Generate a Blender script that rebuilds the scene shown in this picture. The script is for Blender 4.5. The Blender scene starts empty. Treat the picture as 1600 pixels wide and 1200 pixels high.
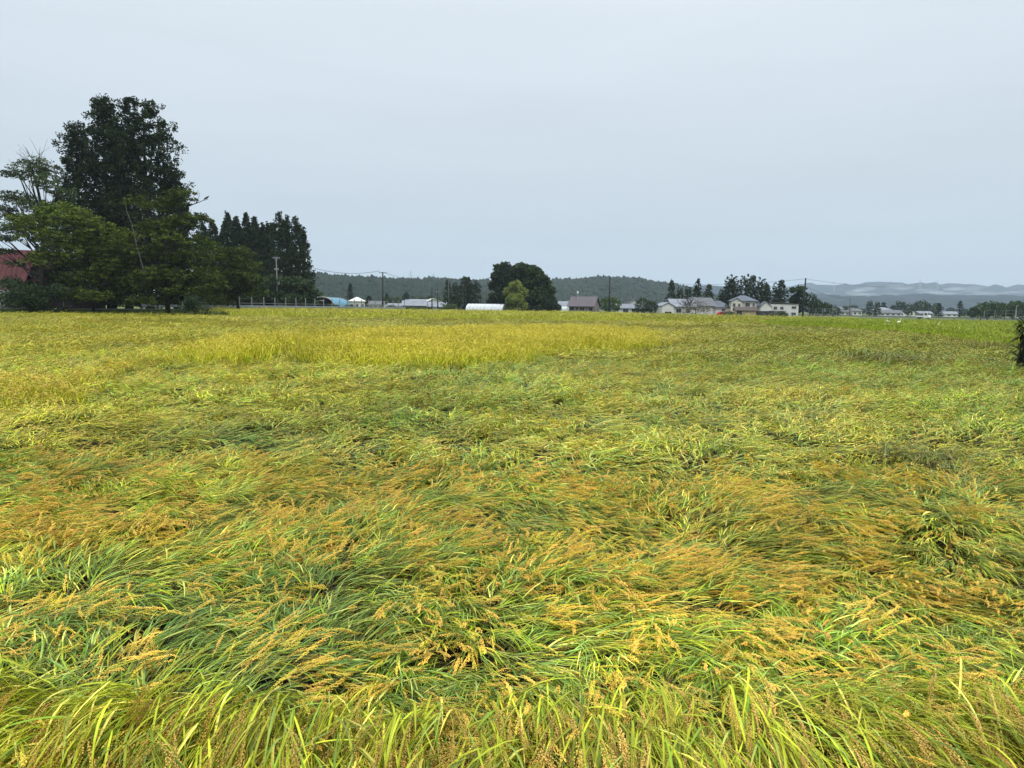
import bpy, math, random
import numpy as np
from mathutils import Matrix, Vector

rng = np.random.default_rng(11)
random.seed(5)
R = math.radians
scene = bpy.context.scene
COL = scene.collection

# ------------------------------------------------------------------ camera
CAM_Z = 2.0
F = 1109.0                       # focal length in pixels of the 1600 px wide photograph
PITCH, ROLL = 6.17, 0.85
cam_d = bpy.data.cameras.new('camera'); cam = bpy.data.objects.new('camera', cam_d); COL.objects.link(cam)
cam_d.sensor_width = 36; cam_d.lens = F/1600*36; cam_d.clip_end = 30000; cam_d.clip_start = 0.05
RM = Matrix.Rotation(R(90-PITCH), 3, 'X') @ Matrix.Rotation(R(ROLL), 3, 'Z')
cam.matrix_world = Matrix.Translation((0, 0, CAM_Z)) @ RM.to_4x4()
scene.camera = cam

# ------------------------------------------------------------------ sky, sun, exposure
SUN_EL, SUN_AZ = 58, 160          # azimuth: degrees clockwise from +Y
world = bpy.data.worlds.new('World'); scene.world = world; world.use_nodes = True
nt = world.node_tree; nt.nodes.clear()
def N(nt, t, **k):
    n = nt.nodes.new(t)
    for a, v in k.items():
        setattr(n, a, v)
    return n
wout = N(nt, 'ShaderNodeOutputWorld'); bgs = N(nt, 'ShaderNodeBackground'); bgc = N(nt, 'ShaderNodeBackground')
sky = N(nt, 'ShaderNodeTexSky', sky_type='NISHITA', sun_disc=False)
sky.sun_elevation = R(SUN_EL); sky.sun_rotation = R(SUN_AZ); sky.air_density = 1.0; sky.dust_density = 3.0
bgs.inputs['Strength'].default_value = 0.05
nt.links.new(sky.outputs[0], bgs.inputs['Color'])
tc = N(nt, 'ShaderNodeTexCoord'); sep = N(nt, 'ShaderNodeSeparateXYZ'); ramp = N(nt, 'ShaderNodeValToRGB')
nt.links.new(tc.outputs['Generated'], sep.inputs[0])
noi = N(nt, 'ShaderNodeTexNoise'); noi.inputs['Scale'].default_value = 2.2; noi.inputs['Detail'].default_value = 5
mapn = N(nt, 'ShaderNodeMapping'); mapn.inputs['Scale'].default_value = (1, 1, 4.5)
nt.links.new(tc.outputs['Generated'], mapn.inputs[0]); nt.links.new(mapn.outputs[0], noi.inputs['Vector'])
ma = N(nt, 'ShaderNodeMath', operation='MULTIPLY_ADD'); ma.inputs[1].default_value = 0.10; 
nt.links.new(noi.outputs[0], ma.inputs[0]); nt.links.new(sep.outputs['Z'], ma.inputs[2])
nt.links.new(ma.outputs[0], ramp.inputs[0])
cr = ramp.color_ramp
while len(cr.elements) > 1: cr.elements.remove(cr.elements[-1])
stops = [(0.0, (.58, .66, .72)), (0.06, (.58, .66, .725)), (0.14, (.575, .66, .735)), (0.26, (.63, .715, .785)), (0.42, (.73, .80, .865)), (0.6, (1.05, 1.13, 1.20)), (0.8, (1.6, 1.66, 1.72)), (1.0, (1.95, 2.0, 2.05))]
cr.elements[0].position = 0; cr.elements[0].color = (*stops[0][1], 1)
for p, c in stops[1:]:
    e = cr.elements.new(p); e.color = (*c, 1)
n2 = N(nt, 'ShaderNodeTexNoise'); n2.inputs['Scale'].default_value = 1.6; n2.inputs['Detail'].default_value = 7; n2.inputs['Distortion'].default_value = .6
mp2 = N(nt, 'ShaderNodeMapping'); mp2.inputs['Scale'].default_value = (1, 1, 9); mp2.inputs['Rotation'].default_value = (.05, .03, 0); nt.links.new(tc.outputs['Generated'], mp2.inputs[0]); nt.links.new(mp2.outputs[0], n2.inputs['Vector'])
mr2 = N(nt, 'ShaderNodeMapRange'); mr2.inputs[1].default_value = .3; mr2.inputs[2].default_value = .75; mr2.inputs[3].default_value = .955; mr2.inputs[4].default_value = 1.035; nt.links.new(n2.outputs[0], mr2.inputs[0])
sc2 = N(nt, 'ShaderNodeVectorMath', operation='SCALE'); nt.links.new(ramp.outputs[0], sc2.inputs[0]); nt.links.new(mr2.outputs[0], sc2.inputs['Scale']); nt.links.new(sc2.outputs[0], bgc.inputs['Color'])
bgc.inputs['Strength'].default_value = 0.98
add = N(nt, 'ShaderNodeMixShader'); add.inputs[0].default_value = 0.93
nt.links.new(bgs.outputs[0], add.inputs[1]); nt.links.new(bgc.outputs[0], add.inputs[2])
nt.links.new(add.outputs[0], wout.inputs['Surface'])

sun_d = bpy.data.lights.new('sun', 'SUN'); sun_d.energy = 1.5; sun_d.angle = R(16); sun_d.color = (1, .97, .92)
sun = bpy.data.objects.new('sun', sun_d); COL.objects.link(sun)
az = R(SUN_AZ); sv = Vector((math.sin(az)*math.cos(R(SUN_EL)), math.cos(az)*math.cos(R(SUN_EL)), math.sin(R(SUN_EL))))
sun.rotation_euler = sv.to_track_quat('Z', 'Y').to_euler(); sun.location = (0, -20, 60)
vs = scene.view_settings; vs.view_transform = 'Standard'; vs.look = 'None'; vs.gamma = 1; vs.exposure = 0.18; vs.use_curve_mapping = False
cy = scene.cycles
cy.use_denoising = True; cy.denoiser = 'OPENIMAGEDENOISE'; cy.denoising_input_passes = 'RGB_ALBEDO_NORMAL'; cy.denoising_prefilter = 'ACCURATE'
cy.max_bounces = 4; cy.diffuse_bounces = 3; cy.glossy_bounces = 2; cy.transmission_bounces = 3; cy.volume_bounces = 1; cy.transparent_max_bounces = 8
cy.use_adaptive_sampling = True; cy.adaptive_threshold = 0.015
cy.caustics_reflective = False; cy.caustics_refractive = False
cy.sample_clamp_indirect = 3

# ------------------------------------------------------------------ layout helpers
RMn = np.array(RM)
def at(px, py, Y):
    d = RMn @ np.array([(px-800)/F, (600-py)/F, -1.0])
    t = Y/d[1]
    return np.array([d[0]*t, Y, CAM_Z + d[2]*t])
def ground_at(px, py, z=0.0):
    d = RMn @ np.array([(px-800)/F, (600-py)/F, -1.0])
    t = (z-CAM_Z)/d[2]
    return np.array([d[0]*t, d[1]*t, z])
def hor(px): return 480 + math.tan(R(ROLL))*(px-800)
def xw(px, Y): return at(px, hor(px), Y)[0]
def project(P):
    q = (P - np.array([0, 0, CAM_Z])) @ RMn
    return 800 + F*q[:, 0]/-q[:, 2], 600 - F*q[:, 1]/-q[:, 2]

def _hash(ix, iy, s):
    h = (ix.astype(np.int64)*374761393 + iy.astype(np.int64)*668265263 + s*1442695041) & 0x7fffffff
    h = ((h ^ (h >> 13))*1274126177) & 0x7fffffff
    return ((h ^ (h >> 16)) & 0xffffff)/float(0xffffff)
def vn(x, y, s=0):
    x = np.asarray(x, float); y = np.asarray(y, float)
    ix, iy = np.floor(x), np.floor(y); fx, fy = x-ix, y-iy
    fx = fx*fx*(3-2*fx); fy = fy*fy*(3-2*fy)
    a, b = _hash(ix, iy, s), _hash(ix+1, iy, s); c, d = _hash(ix, iy+1, s), _hash(ix+1, iy+1, s)
    return (a*(1-fx)+b*fx)*(1-fy) + (c*(1-fx)+d*fx)*fy
def fbm(x, y, s=0, o=3):
    v, a, t = 0, 1, 0
    for k in range(o):
        v = v + a*vn(x*2**k, y*2**k, s+k*7); t += a; a *= .5
    return v/t

# ------------------------------------------------------------------ materials
MATS = {}
def mat(name, col, rough=0.8, spec=0.3, metal=0, noise=None, bump=None, alpha=None):
    if name in MATS: return MATS[name]
    m = bpy.data.materials.new(name); m.use_nodes = True; t = m.node_tree
    b = t.nodes['Principled BSDF']; b.inputs['Roughness'].default_value = rough
    b.inputs['Specular IOR Level'].default_value = spec; b.inputs['Metallic'].default_value = metal
    b.inputs['Base Color'].default_value = (*col, 1)
    sc, amt = noise or (1.5, .18)
    tcn = N(t, 'ShaderNodeTexCoord'); n1 = N(t, 'ShaderNodeTexNoise'); n1.inputs['Scale'].default_value = sc; n1.inputs['Detail'].default_value = 6
    t.links.new(tcn.outputs['Object'], n1.inputs['Vector'])
    r = N(t, 'ShaderNodeMapRange'); r.inputs[1].default_value = .3; r.inputs[2].default_value = .7; r.inputs[3].default_value = 1-amt; r.inputs[4].default_value = 1+amt*.6
    t.links.new(n1.outputs[0], r.inputs[0])
    mx = N(t, 'ShaderNodeVectorMath', operation='SCALE'); mx.inputs[0].default_value = col
    t.links.new(r.outputs[0], mx.inputs['Scale']); t.links.new(mx.outputs[0], b.inputs['Base Color'])
    if bump:
        n2 = N(t, 'ShaderNodeTexNoise'); n2.inputs['Scale'].default_value = bump[0]; n2.inputs['Detail'].default_value = 4
        t.links.new(tcn.outputs['Object'], n2.inputs['Vector'])
        bp = N(t, 'ShaderNodeBump'); bp.inputs['Distance'].default_value = bump[1]; t.links.new(n2.outputs[0], bp.inputs['Height']); t.links.new(bp.outputs[0], b.inputs['Normal'])
    MATS[name] = m
    return m
def leaf_mat(name, translucency=0.3, rough=.5, tinted=False, spec=.3, gain=1.0):
    """colour comes from the leaf's own colour attribute; tinted = each plant carries its own ripeness"""
    m = bpy.data.materials.new(name); m.use_nodes = True; t = m.node_tree
    b = t.nodes['Principled BSDF']; out = t.nodes['Material Output']
    b.inputs['Roughness'].default_value = rough; b.inputs['Specular IOR Level'].default_value = spec
    a = N(t, 'ShaderNodeAttribute', attribute_name='col'); c = a.outputs['Color']
    if tinted:
        k = N(t, 'ShaderNodeAttribute', attribute_name='ear')
        t1 = N(t, 'ShaderNodeAttribute', attribute_name='tint', attribute_type='INSTANCER')
        t2 = N(t, 'ShaderNodeAttribute', attribute_name='eartint', attribute_type='INSTANCER')
        mx = N(t, 'ShaderNodeMix', data_type='RGBA'); t.links.new(k.outputs['Fac'], mx.inputs['Factor'])
        t.links.new(t1.outputs['Color'], mx.inputs['A']); t.links.new(t2.outputs['Color'], mx.inputs['B'])
        ml = N(t, 'ShaderNodeVectorMath', operation='MULTIPLY'); t.links.new(c, ml.inputs[0]); t.links.new(mx.outputs['Result'], ml.inputs[1])
        c = ml.outputs[0]
    t.links.new(c, b.inputs['Base Color'])
    if translucency:
        tr = N(t, 'ShaderNodeBsdfTranslucent'); t.links.new(c, tr.inputs['Color'])
        ms = N(t, 'ShaderNodeMixShader'); ms.inputs[0].default_value = translucency
        t.links.new(b.outputs[0], ms.inputs[1]); t.links.new(tr.outputs[0], ms.inputs[2]); t.links.new(ms.outputs[0], out.inputs['Surface'])
    return m
RICE = leaf_mat('rice_leaf', .13, .42, True, .30)
FOL = leaf_mat('tree_foliage', .12, .7, False, .08)
BARK = mat('bark', (.028, .024, .020), .9, .2, noise=(4, .4), bump=(12, .05))
PBARK = mat('pale_bark', (.12, .115, .10), .9, .2, noise=(3, .4))

# ------------------------------------------------------------------ mesh helpers
class MB:
    def __init__(s): s.V, s.F3, s.F4, s.C, s.E, s.n = [], [], [], [], [], 0
    def add(s, v, f3=None, f4=None, col=(1, 1, 1), ear=0.0):
        v = np.asarray(v, float).reshape(-1, 3)
        if f3 is not None and len(f3): s.F3.append(np.asarray(f3, int).reshape(-1, 3)+s.n)
        if f4 is not None and len(f4): s.F4.append(np.asarray(f4, int).reshape(-1, 4)+s.n)
        c = np.asarray(col, float)
        s.C.append(np.broadcast_to(c, (len(v), 3)) if c.ndim == 1 else c)
        s.E.append(np.full(len(v), ear)); s.V.append(v); s.n += len(v)
    def box(s, x0, x1, y0, y1, z0, z1, M=None):
        v = np.array([(x, y, z) for z in (z0, z1) for y in (y0, y1) for x in (x0, x1)], float)
        if M is not None: v = v @ np.array(M)[:3, :3].T + np.array(M)[:3, 3] if len(M) == 4 else v
        s.add(v, f4=[(0, 2, 3, 1), (4, 5, 7, 6), (0, 1, 5, 4), (2, 6, 7, 3), (0, 4, 6, 2), (1, 3, 7, 5)])
    def tube(s, pts, rad, sides=6, col=(1, 1, 1), ear=0., cap=True):
        pts = np.asarray(pts, float); n = len(pts); rad = np.broadcast_to(np.asarray(rad, float), (n,))
        d = np.gradient(pts, axis=0); d /= np.linalg.norm(d, axis=1)[:, None]+1e-9
        up = np.array([0, 0, 1.]) if abs(d[:, 2]).mean() < .8 else np.array([1., 0, 0])
        u = np.cross(d, up); u /= np.linalg.norm(u, axis=1)[:, None]+1e-9; w = np.cross(d, u)
        a = np.arange(sides)/sides*2*math.pi
        v = pts[:, None] + rad[:, None, None]*(np.cos(a)[None, :, None]*u[:, None]+np.sin(a)[None, :, None]*w[:, None])
        f = [(i*sides+j, i*sides+(j+1) % sides, (i+1)*sides+(j+1) % sides, (i+1)*sides+j) for i in range(n-1) for j in range(sides)]
        f3 = []
        if cap:
            f3 = [(0, j+1, j) for j in range(1, sides-1)] + [((n-1)*sides, (n-1)*sides+j, (n-1)*sides+j+1) for j in range(1, sides-1)]
        s.add(v.reshape(-1, 3), f3=f3, f4=f, col=col, ear=ear)
    def mesh(s, name, m, attrs=False, smooth=False):
        me = bpy.data.meshes.new(name)
        V = np.concatenate(s.V); F3 = np.concatenate(s.F3) if s.F3 else np.zeros((0, 3), int); F4 = np.concatenate(s.F4) if s.F4 else np.zeros((0, 4), int)
        nl = F3.size+F4.size
        me.vertices.add(len(V)); me.vertices.foreach_set('co', V.astype(np.float32).ravel())
        me.loops.add(nl); me.loops.foreach_set('vertex_index', np.concatenate([F3.ravel(), F4.ravel()]).astype(np.int32))
        me.polygons.add(len(F3)+len(F4))
        st = np.concatenate([np.arange(len(F3))*3, F3.size+np.arange(len(F4))*4]).astype(np.int32)
        me.polygons.foreach_set('loop_start', st)
        me.polygons.foreach_set('use_smooth', np.full(len(st), smooth))
        me.update(calc_edges=True)
        if attrs:
            C = np.concatenate([np.concatenate(s.C), np.ones((len(V), 1))], axis=1)
            a = me.attributes.new('col', 'FLOAT_COLOR', 'POINT'); a.data.foreach_set('color', C.astype(np.float32).ravel())
            a = me.attributes.new('ear', 'FLOAT', 'POINT'); a.data.foreach_set('value', np.concatenate(s.E).astype(np.float32))
        me.materials.append(m)
        me.validate()
        return me
    def build(s, name, m, parent=None, attrs=False, smooth=False, loc=None):
        o = bpy.data.objects.new(name, s.mesh(name, m, attrs, smooth)); COL.objects.link(o)
        if parent is not None: o.parent = parent
        if loc is not None: o.location = loc
        return o
def tag(o, label=None, cat=None, group=None, kind=None):
    if label: o['label'] = label
    if cat: o['category'] = cat
    if group: o['group'] = group
    if kind: o['kind'] = kind
    return o
def thing(name, label, cat, loc=(0, 0, 0), rz=0.0, group=None):
    o = bpy.data.objects.new(name, None); COL.objects.link(o); o.location = tuple(float(v) for v in loc); o.rotation_euler = (0, 0, rz)
    o.empty_display_size = .3
    return tag(o, label, cat, group)
def child(name, me, parent, loc=(0, 0, 0), scale=(1, 1, 1), rz=0):
    o = bpy.data.objects.new(name, me); COL.objects.link(o); o.parent = parent; o.location = loc; o.scale = scale; o.rotation_euler = (0, 0, rz)
    return o

# ------------------------------------------------------------------ ground, banks, road
def grid_sheet(name, x0, x1, y0, y1, z, m, nx=1, ny=1):
    b = MB(); xs = np.linspace(x0, x1, nx+1); ys = np.linspace(y0, y1, ny+1)
    X, Y = np.meshgrid(xs, ys); v = np.stack([X.ravel(), Y.ravel(), np.full(X.size, z)], 1)
    f = [(j*(nx+1)+i, j*(nx+1)+i+1, (j+1)*(nx+1)+i+1, (j+1)*(nx+1)+i) for j in range(ny) for i in range(nx)]
    b.add(v, f4=f); return tag(b.build(name, m), kind='structure')
SOIL = mat('wet_soil', (.017, .013, .008), .9, .1, noise=(6, .5), bump=(20, .03))
FARG = mat('far_farmland', (.10, .13, .04), .95, .1, noise=(.01, .4))
GRASSM = mat('bank_grass_ground', (.07, .11, .025), .95, .1, noise=(.6, .5))
ASPH = mat('asphalt', (.09, .09, .095), .8, .3, noise=(.5, .2))
CONC = mat('concrete', (.27, .27, .26), .85, .2, noise=(.7, .25))
grid_sheet('ground', -8800, 8800, -1400, 8800, 0.0, FARG, 4, 4)
grid_sheet('paddy_soil', -140, 190, 2.2, 175, 0.004, SOIL)

# ------------------------------------------------------------------ rice plants (prototypes outside the scene)
YG = np.array([.62, .60, .040]); MG = np.array([.19, .31, .028]); GL = np.array([.34, .45, .12]); ST = np.array([.84, .70, .20]); GD = np.array([.88, .60, .14]); BR = np.array([.66, .34, .06])
def unit(v): return v/(np.linalg.norm(v)+1e-9)
def leaf(b, p, d, L, w, n, col, droop, twist, rg, fold=True, curl=0.):
    P, S, Wd = [], [], []
    d = unit(np.array(d, float)); ds = L/n; q = np.array(p, float)
    for i in range(n+1):
        s = i/n
        side = unit(np.cross(d, [0, 0, 1.])+1e-6)
        nor = np.cross(side, d); a = twist*(s-.2)
        S.append(side*math.cos(a)+nor*math.sin(a)); P.append(q.copy())
        Wd.append(w*min(1, .55+s*2)*max(.0, 1-s**2.6)**.8 if i < n else w*.04)
        q = q + d*ds
        d = unit(d + np.array([0, 0, -droop*ds]) + curl*ds*side)
        if q[2] < .02: q[2] = .02; d[2] = max(d[2], 0)
    P, S, Wd = map(np.array, (P, S, Wd))
    l = P - S*Wd[:, None]/2; r = P + S*Wd[:, None]/2
    s = np.linspace(0, 1, n+1)[:, None]
    tipc = ST*.9
    tw = (rg.random() < .45)*rg.uniform(.2, .8)*np.clip((s-.6)/.4, 0, 1)
    C = (col*(1-tw)+tipc*tw)*rg.uniform(.82, 1.12, (n+1, 1))
    if fold:
        nrm = np.cross(S, np.gradient(P, axis=0)); nrm /= np.linalg.norm(nrm, axis=1)[:, None]+1e-9
        mid = P - nrm*Wd[:, None]*.16*np.sign(nrm[:, 2:3]+1e-9)
        v = np.concatenate([l, mid, r]); m = n+1
        f = [(i, i+m, i+1+m, i+1) for i in range(n)]+[(i+m, i+2*m, i+1+2*m, i+1+m) for i in range(n)]
        b.add(v, f4=f, col=np.concatenate([C, C*1.12, C]))
    else:
        m = n+1; b.add(np.concatenate([l, r]), f4=[(i, i+m, i+1+m, i+1) for i in range(n)], col=np.concatenate([C, C]))
def path(p, head, phis, L, n, rg, wob=.1):
    q = np.array(p, float); P = [q.copy()]; D = []
    ks = np.linspace(0, 1, len(phis))
    for i in range(n):
        s = (i+.5)/n; ph = R(np.interp(s, ks, phis)); h = head + wob*math.sin(s*5+head*9)
        d = np.array([math.cos(h)*math.cos(ph), math.sin(h)*math.cos(ph), math.sin(ph)]); D.append(d)
        q = q+d*L/n
        if q[2] < .03: q[2] = .03
        P.append(q.copy())
    D.append(D[-1]); return np.array(P), np.array(D)
_bip = np.array([(0, 0, -1), (1, 0, 0), (-.5, .87, 0), (-.5, -.87, 0), (0, 0, 1)], float)
_bipf = np.array([(0, 2, 1), (0, 3, 2), (0, 1, 3), (4, 1, 2), (4, 2, 3), (4, 3, 1)])
def grains(b, P, D, lo, ra, cols):
    """many slender grains at once: centre P, axis D, half length lo, radius ra"""
    k = len(P); D = D/(np.linalg.norm(D, axis=1)[:, None]+1e-9)
    u = np.cross(D, np.array([.3, .2, 1.])); u /= np.linalg.norm(u, axis=1)[:, None]+1e-9; w = np.cross(D, u)
    lo = np.broadcast_to(lo, (k,)); ra = np.broadcast_to(ra, (k,))
    v = P[:, None]+_bip[None, :, 0:1]*ra[:, None, None]*u[:, None]+_bip[None, :, 1:2]*ra[:, None, None]*w[:, None]+_bip[None, :, 2:3]*lo[:, None, None]*D[:, None]
    f = (_bipf[None]+5*np.arange(k)[:, None, None]).reshape(-1, 3)
    b.add(v.reshape(-1, 3), f3=f, col=np.repeat(cols, 5, axis=0), ear=1.0)
def panicle(b, p, d, L, rg, lod, hang):
    n = 7; q = np.array(p, float); d = unit(np.array(d, float)); P = [q.copy()]; D = [d]
    cu = rg.normal(0, 1.2)
    for i in range(n):
        d = unit(d+np.array([0, 0, -hang*L/n])+cu*L/n*unit(np.cross(d, [0, 0, 1.])+1e-6)); q = q+d*L/n
        if q[2] < .03: q[2] = .03
        P.append(q.copy()); D.append(d)
    P, D = np.array(P), np.array(D); base = GD*(1-.35*rg.random())+BR*.35*rg.random()
    if rg.random() < .3: base = base*.5+YG*.55
    if lod == 0:
        b.tube(P, .0012, 3, col=YG*.8, ear=.5, cap=False)
        nb = 12 if hang > 7 else 10; Q, A = [], []
        for j in range(nb):
            s = .05+.9*j/nb; k = s*n; i = int(k); c = P[i]*(1-k+i)+P[min(i+1, n)]*(k-i); dd = D[i]
            side = unit(np.cross(dd, rg.normal(0, 1, 3))); bl = L*(.46-.28*s); m = 8
            dr = unit(dd+side*.24)
            for g in range(m):
                c = c+dr*bl/m; dr = unit(dr+np.array([0, 0, -.10])+dd*.12)
                if c[2] < .02: c[2] = .02
                Q.append(c+rg.normal(0, .0022, 3)); A.append(dr+rg.normal(0, .35, 3))
        Q, A = np.array(Q), np.array(A)
        cols = base[None]*rg.uniform(.72, 1.2, (len(Q), 1))
        grains(b, Q, A, .0064, .0033, cols)
    else:
        m = 11 if lod == 1 else 6
        s = rg.random(m)*.95; k = s*n; i = k.astype(int)
        Q = P[i]+(P[np.minimum(i+1, n)]-P[i])*(k-i)[:, None]+rg.normal(0, .008 if lod == 1 else .014, (m, 3))
        A = D[i]+rg.normal(0, .25, (m, 3)); cols = base[None]*rg.uniform(.75, 1.15, (m, 1))
        grains(b, Q, A, .024 if lod == 1 else .05, .0072 if lod == 1 else .013, cols)
def leafcol(rg, mode):
    r = rg.random()
    if mode == 'stand': c = YG if r < .72 else MG if r < .88 else ST
    elif mode in ('edge', 'fringe'): c = YG*.6+MG*.45 if r < .55 else MG if r < .75 else GL*.95 if r < .88 else ST
    else: c = MG*.9 if r < .27 else GL if r < .45 else YG*.8+MG*.15 if r < .84 else ST
    return c*rg.uniform(.75, 1.2)
def make_plant(mode, lod, seed, earp=.97):
    rg = np.random.default_rng(seed); b = MB()
    ns = {0: 24 if mode == 'fringe' else 12 if mode != 'edge' else 15, 1: 9, 2: 16}[lod]
    n = {0: 9, 1: 5, 2: 4}[lod]; nl = {0: 6, 1: 4, 2: 2}[lod]; wk = {0: .95, 1: 1.35, 2: 1.75}[lod]
    sprd = {0: .045, 1: .08, 2: .30}[lod]
    for k in range(ns):
        p = (rg.normal(0, sprd), rg.normal(0, sprd), 0)
        if mode == 'lodged': ph = np.array([64, 42, 18, 6, 1, -3])+rg.normal(0, 5, 6)+rg.normal(0, 6); L = rg.uniform(.45, .78); head = rg.normal(0, .26)
        elif mode == 'fringe': ph = np.array([86, 74, 30, -38, -76, -86])+rg.normal(0, 6, 6)+rg.normal(0, 7); L = rg.uniform(.48, 1.08); head = rg.normal(0, .24)
        elif mode == 'edge': ph = np.array([82, 70, 40, -5, -55, -80])+rg.normal(0, 7, 6)+rg.normal(0, 8); L = rg.uniform(.55, 1.10); head = rg.normal(0, .26)
        elif mode == 'ball': ph = np.array([80, 66, 45, 15, -20, -40])+rg.normal(0, 7, 6); L = rg.uniform(.7, 1.0); head = rg.uniform(-3.1, 3.1)
        else: ph = np.array([88, 86, 84, 82, 76, 62])+rg.normal(0, 3, 6); L = rg.uniform(.62, .80); head = rg.uniform(-3.1, 3.1)
        if mode in ('edge', 'ball', 'stand') and lod == 0: pass
        P, D = path(p, head, ph, L, n, rg, .12)
        sc = (np.array([.20, .17, .05]) if mode != 'fringe' else YG*.5+MG*.3)*rg.uniform(.6, 1.2)
        if lod == 0: b.tube(P, np.linspace(.0028, .0012, n+1), 3, col=sc, cap=False)
        elif lod == 1: leaf(b, P[1], P[-1]-P[1], L*.8, .006, 3, sc, .3, .5, rg, False)
        ss = {0: (.34, .48, .62, .80), 1: (.42, .6, .8), 2: (.5, .78)}[lod]
        if mode == 'lodged' and lod == 0 and rg.random() < .5: ss = ss[:3]
        if mode == 'fringe': ss = (.42, .66) if rg.random() < .35 else (rg.uniform(.35, .7),)
        if mode == 'edge' and lod == 0: ss = (.34, .56, .78) if rg.random() < .25 else (.40, .62) if rg.random() < .6 else (.5,)
        for s in ss:
            if mode == 'stand': s = s*.95
            i = min(int(s*n), n-1); d = D[i]; side = unit(np.cross(d, [0, 0, 1.])+1e-6)
            spread = rg.normal(0, .26 if mode != 'fringe' else .28)
            dd = d+side*spread+np.array([0, 0, rg.uniform(.0, {'lodged': .12, 'edge': .12, 'fringe': .06}.get(mode, .26))])
            ll = rg.uniform(.20, .38)*(1.30 if mode in ('edge', 'fringe') else 1)*((.8 if s > .7 else .95)*(.75 if earp > .5 else 1) if mode == 'lodged' else 1)
            dr = {'lodged': rg.uniform(1.2, 4.0), 'fringe': rg.uniform(3, 8), 'edge': rg.uniform(3, 7), 'ball': rg.uniform(1.5, 4), 'stand': rg.uniform(.1, 1.2)}[mode]
            leaf(b, P[i], dd, ll, rg.uniform(.009, .0135)*wk, nl, leafcol(rg, mode), dr, rg.normal(0, 1.0), rg, lod == 0, rg.normal(0, .7))
        if mode == 'fringe' and k % 3 < 2:      # shorter tillers whose heads hang lower on the bunch
            i = int(n*rg.uniform(.42, .75)); panicle(b, P[i]+np.array([math.cos(head)*.05, math.sin(head)*.05, .02]), D[i]+np.array([.7*math.cos(head), .7*math.sin(head), .1]), rg.uniform(.22, .32), rg, lod, 8.5)
        if rg.random() < earp:
            hang = {'lodged': rg.uniform(.3, 3.2), 'edge': 7.5, 'fringe': 8.5, 'ball': 6, 'stand': rg.uniform(5, 11)}[mode]
            panicle(b, P[-1], D[-1]+np.array([.55*math.cos(head), .55*math.sin(head), .1]) if mode == 'fringe' else D[-1]+np.array([0, 0, .32 if mode == 'lodged' else .05]), rg.uniform(.16, .23)*(1.25 if mode == 'edge' else 1.35 if mode == 'fringe' else 1), rg, lod, hang)
    return b
SRC = {}
def source(mode, lod, k):
    c = bpy.data.collections.new('%s_rice_plants_%d' % (mode, lod))
    for i in range(k):
        me = make_plant(mode, lod, 100*lod+i+{'lodged': 0, 'edge': 1000, 'stand': 2000, 'ball': 3000, 'fringe': 4000}[mode], .20 if (mode == 'lodged' and i % 2) else .98).mesh('rice_plant', RICE, True)
        c.objects.link(bpy.data.objects.new('rice_plant_%02d' % i, me))
    return c, k
def sown(name, pos, rot, scl, tint, eart, mode, lod, kinds, label, cat='rice plants', leafy=None):
    key = (mode, lod)
    if key not in SRC: SRC[key] = source(mode, lod, kinds)
    coll, k = SRC[key]
    me = bpy.data.meshes.new(name); n = len(pos); me.vertices.add(n); me.vertices.foreach_set('co', pos.astype(np.float32).ravel())
    def at_(nm, ty, arr, f):
        a = me.attributes.new(nm, ty, 'POINT'); a.data.foreach_set(f, np.ascontiguousarray(arr).ravel())
    at_('turn', 'FLOAT_VECTOR', rot.astype(np.float32), 'vector'); at_('size', 'FLOAT_VECTOR', scl.astype(np.float32), 'vector')
    pk_ = rng.integers(0, k, n)
    if leafy is not None: pk_ = (pk_//2)*2+leafy.astype(int)
    at_('pick', 'INT', pk_.astype(np.int32), 'value')
    one = np.ones((n, 1))
    at_('tint', 'FLOAT_COLOR', np.concatenate([tint, one], 1).astype(np.float32), 'color'); at_('eartint', 'FLOAT_COLOR', np.concatenate([eart, one], 1).astype(np.float32), 'color')
    me.materials.append(RICE)
    o = bpy.data.objects.new(name, me); COL.objects.link(o); tag(o, label, cat, kind='stuff')
    g = bpy.data.node_groups.new('sow', 'GeometryNodeTree')
    g.interface.new_socket('Geometry', in_out='INPUT', socket_type='NodeSocketGeometry'); g.interface.new_socket('Geometry', in_out='OUTPUT', socket_type='NodeSocketGeometry')
    gi = N(g, 'NodeGroupInput'); go = N(g, 'NodeGroupOutput'); ip = N(g, 'GeometryNodeInstanceOnPoints'); ci = N(g, 'GeometryNodeCollectionInfo')
    ci.inputs['Collection'].default_value = coll; ci.inputs['Separate Children'].default_value = True; ci.inputs['Reset Children'].default_value = True
    def na(nm, ty):
        x = N(g, 'GeometryNodeInputNamedAttribute', data_type=ty); x.inputs['Name'].default_value = nm
        return next(s for s in x.outputs if s.enabled and s.name == 'Attribute')
    e2r = N(g, 'FunctionNodeEulerToRotation')
    g.links.new(na('turn', 'FLOAT_VECTOR'), e2r.inputs[0]); g.links.new(e2r.outputs[0], ip.inputs['Rotation'])
    g.links.new(na('size', 'FLOAT_VECTOR'), ip.inputs['Scale']); g.links.new(na('pick', 'INT'), ip.inputs['Instance Index'])
    ip.inputs['Pick Instance'].default_value = True
    g.links.new(gi.outputs[0], ip.inputs['Points']); g.links.new(ci.outputs[0], ip.inputs['Instance']); g.links.new(ip.outputs[0], go.inputs[0])
    md = o.modifiers.new('sow', 'NODES'); md.node_group = g
    return o

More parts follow.
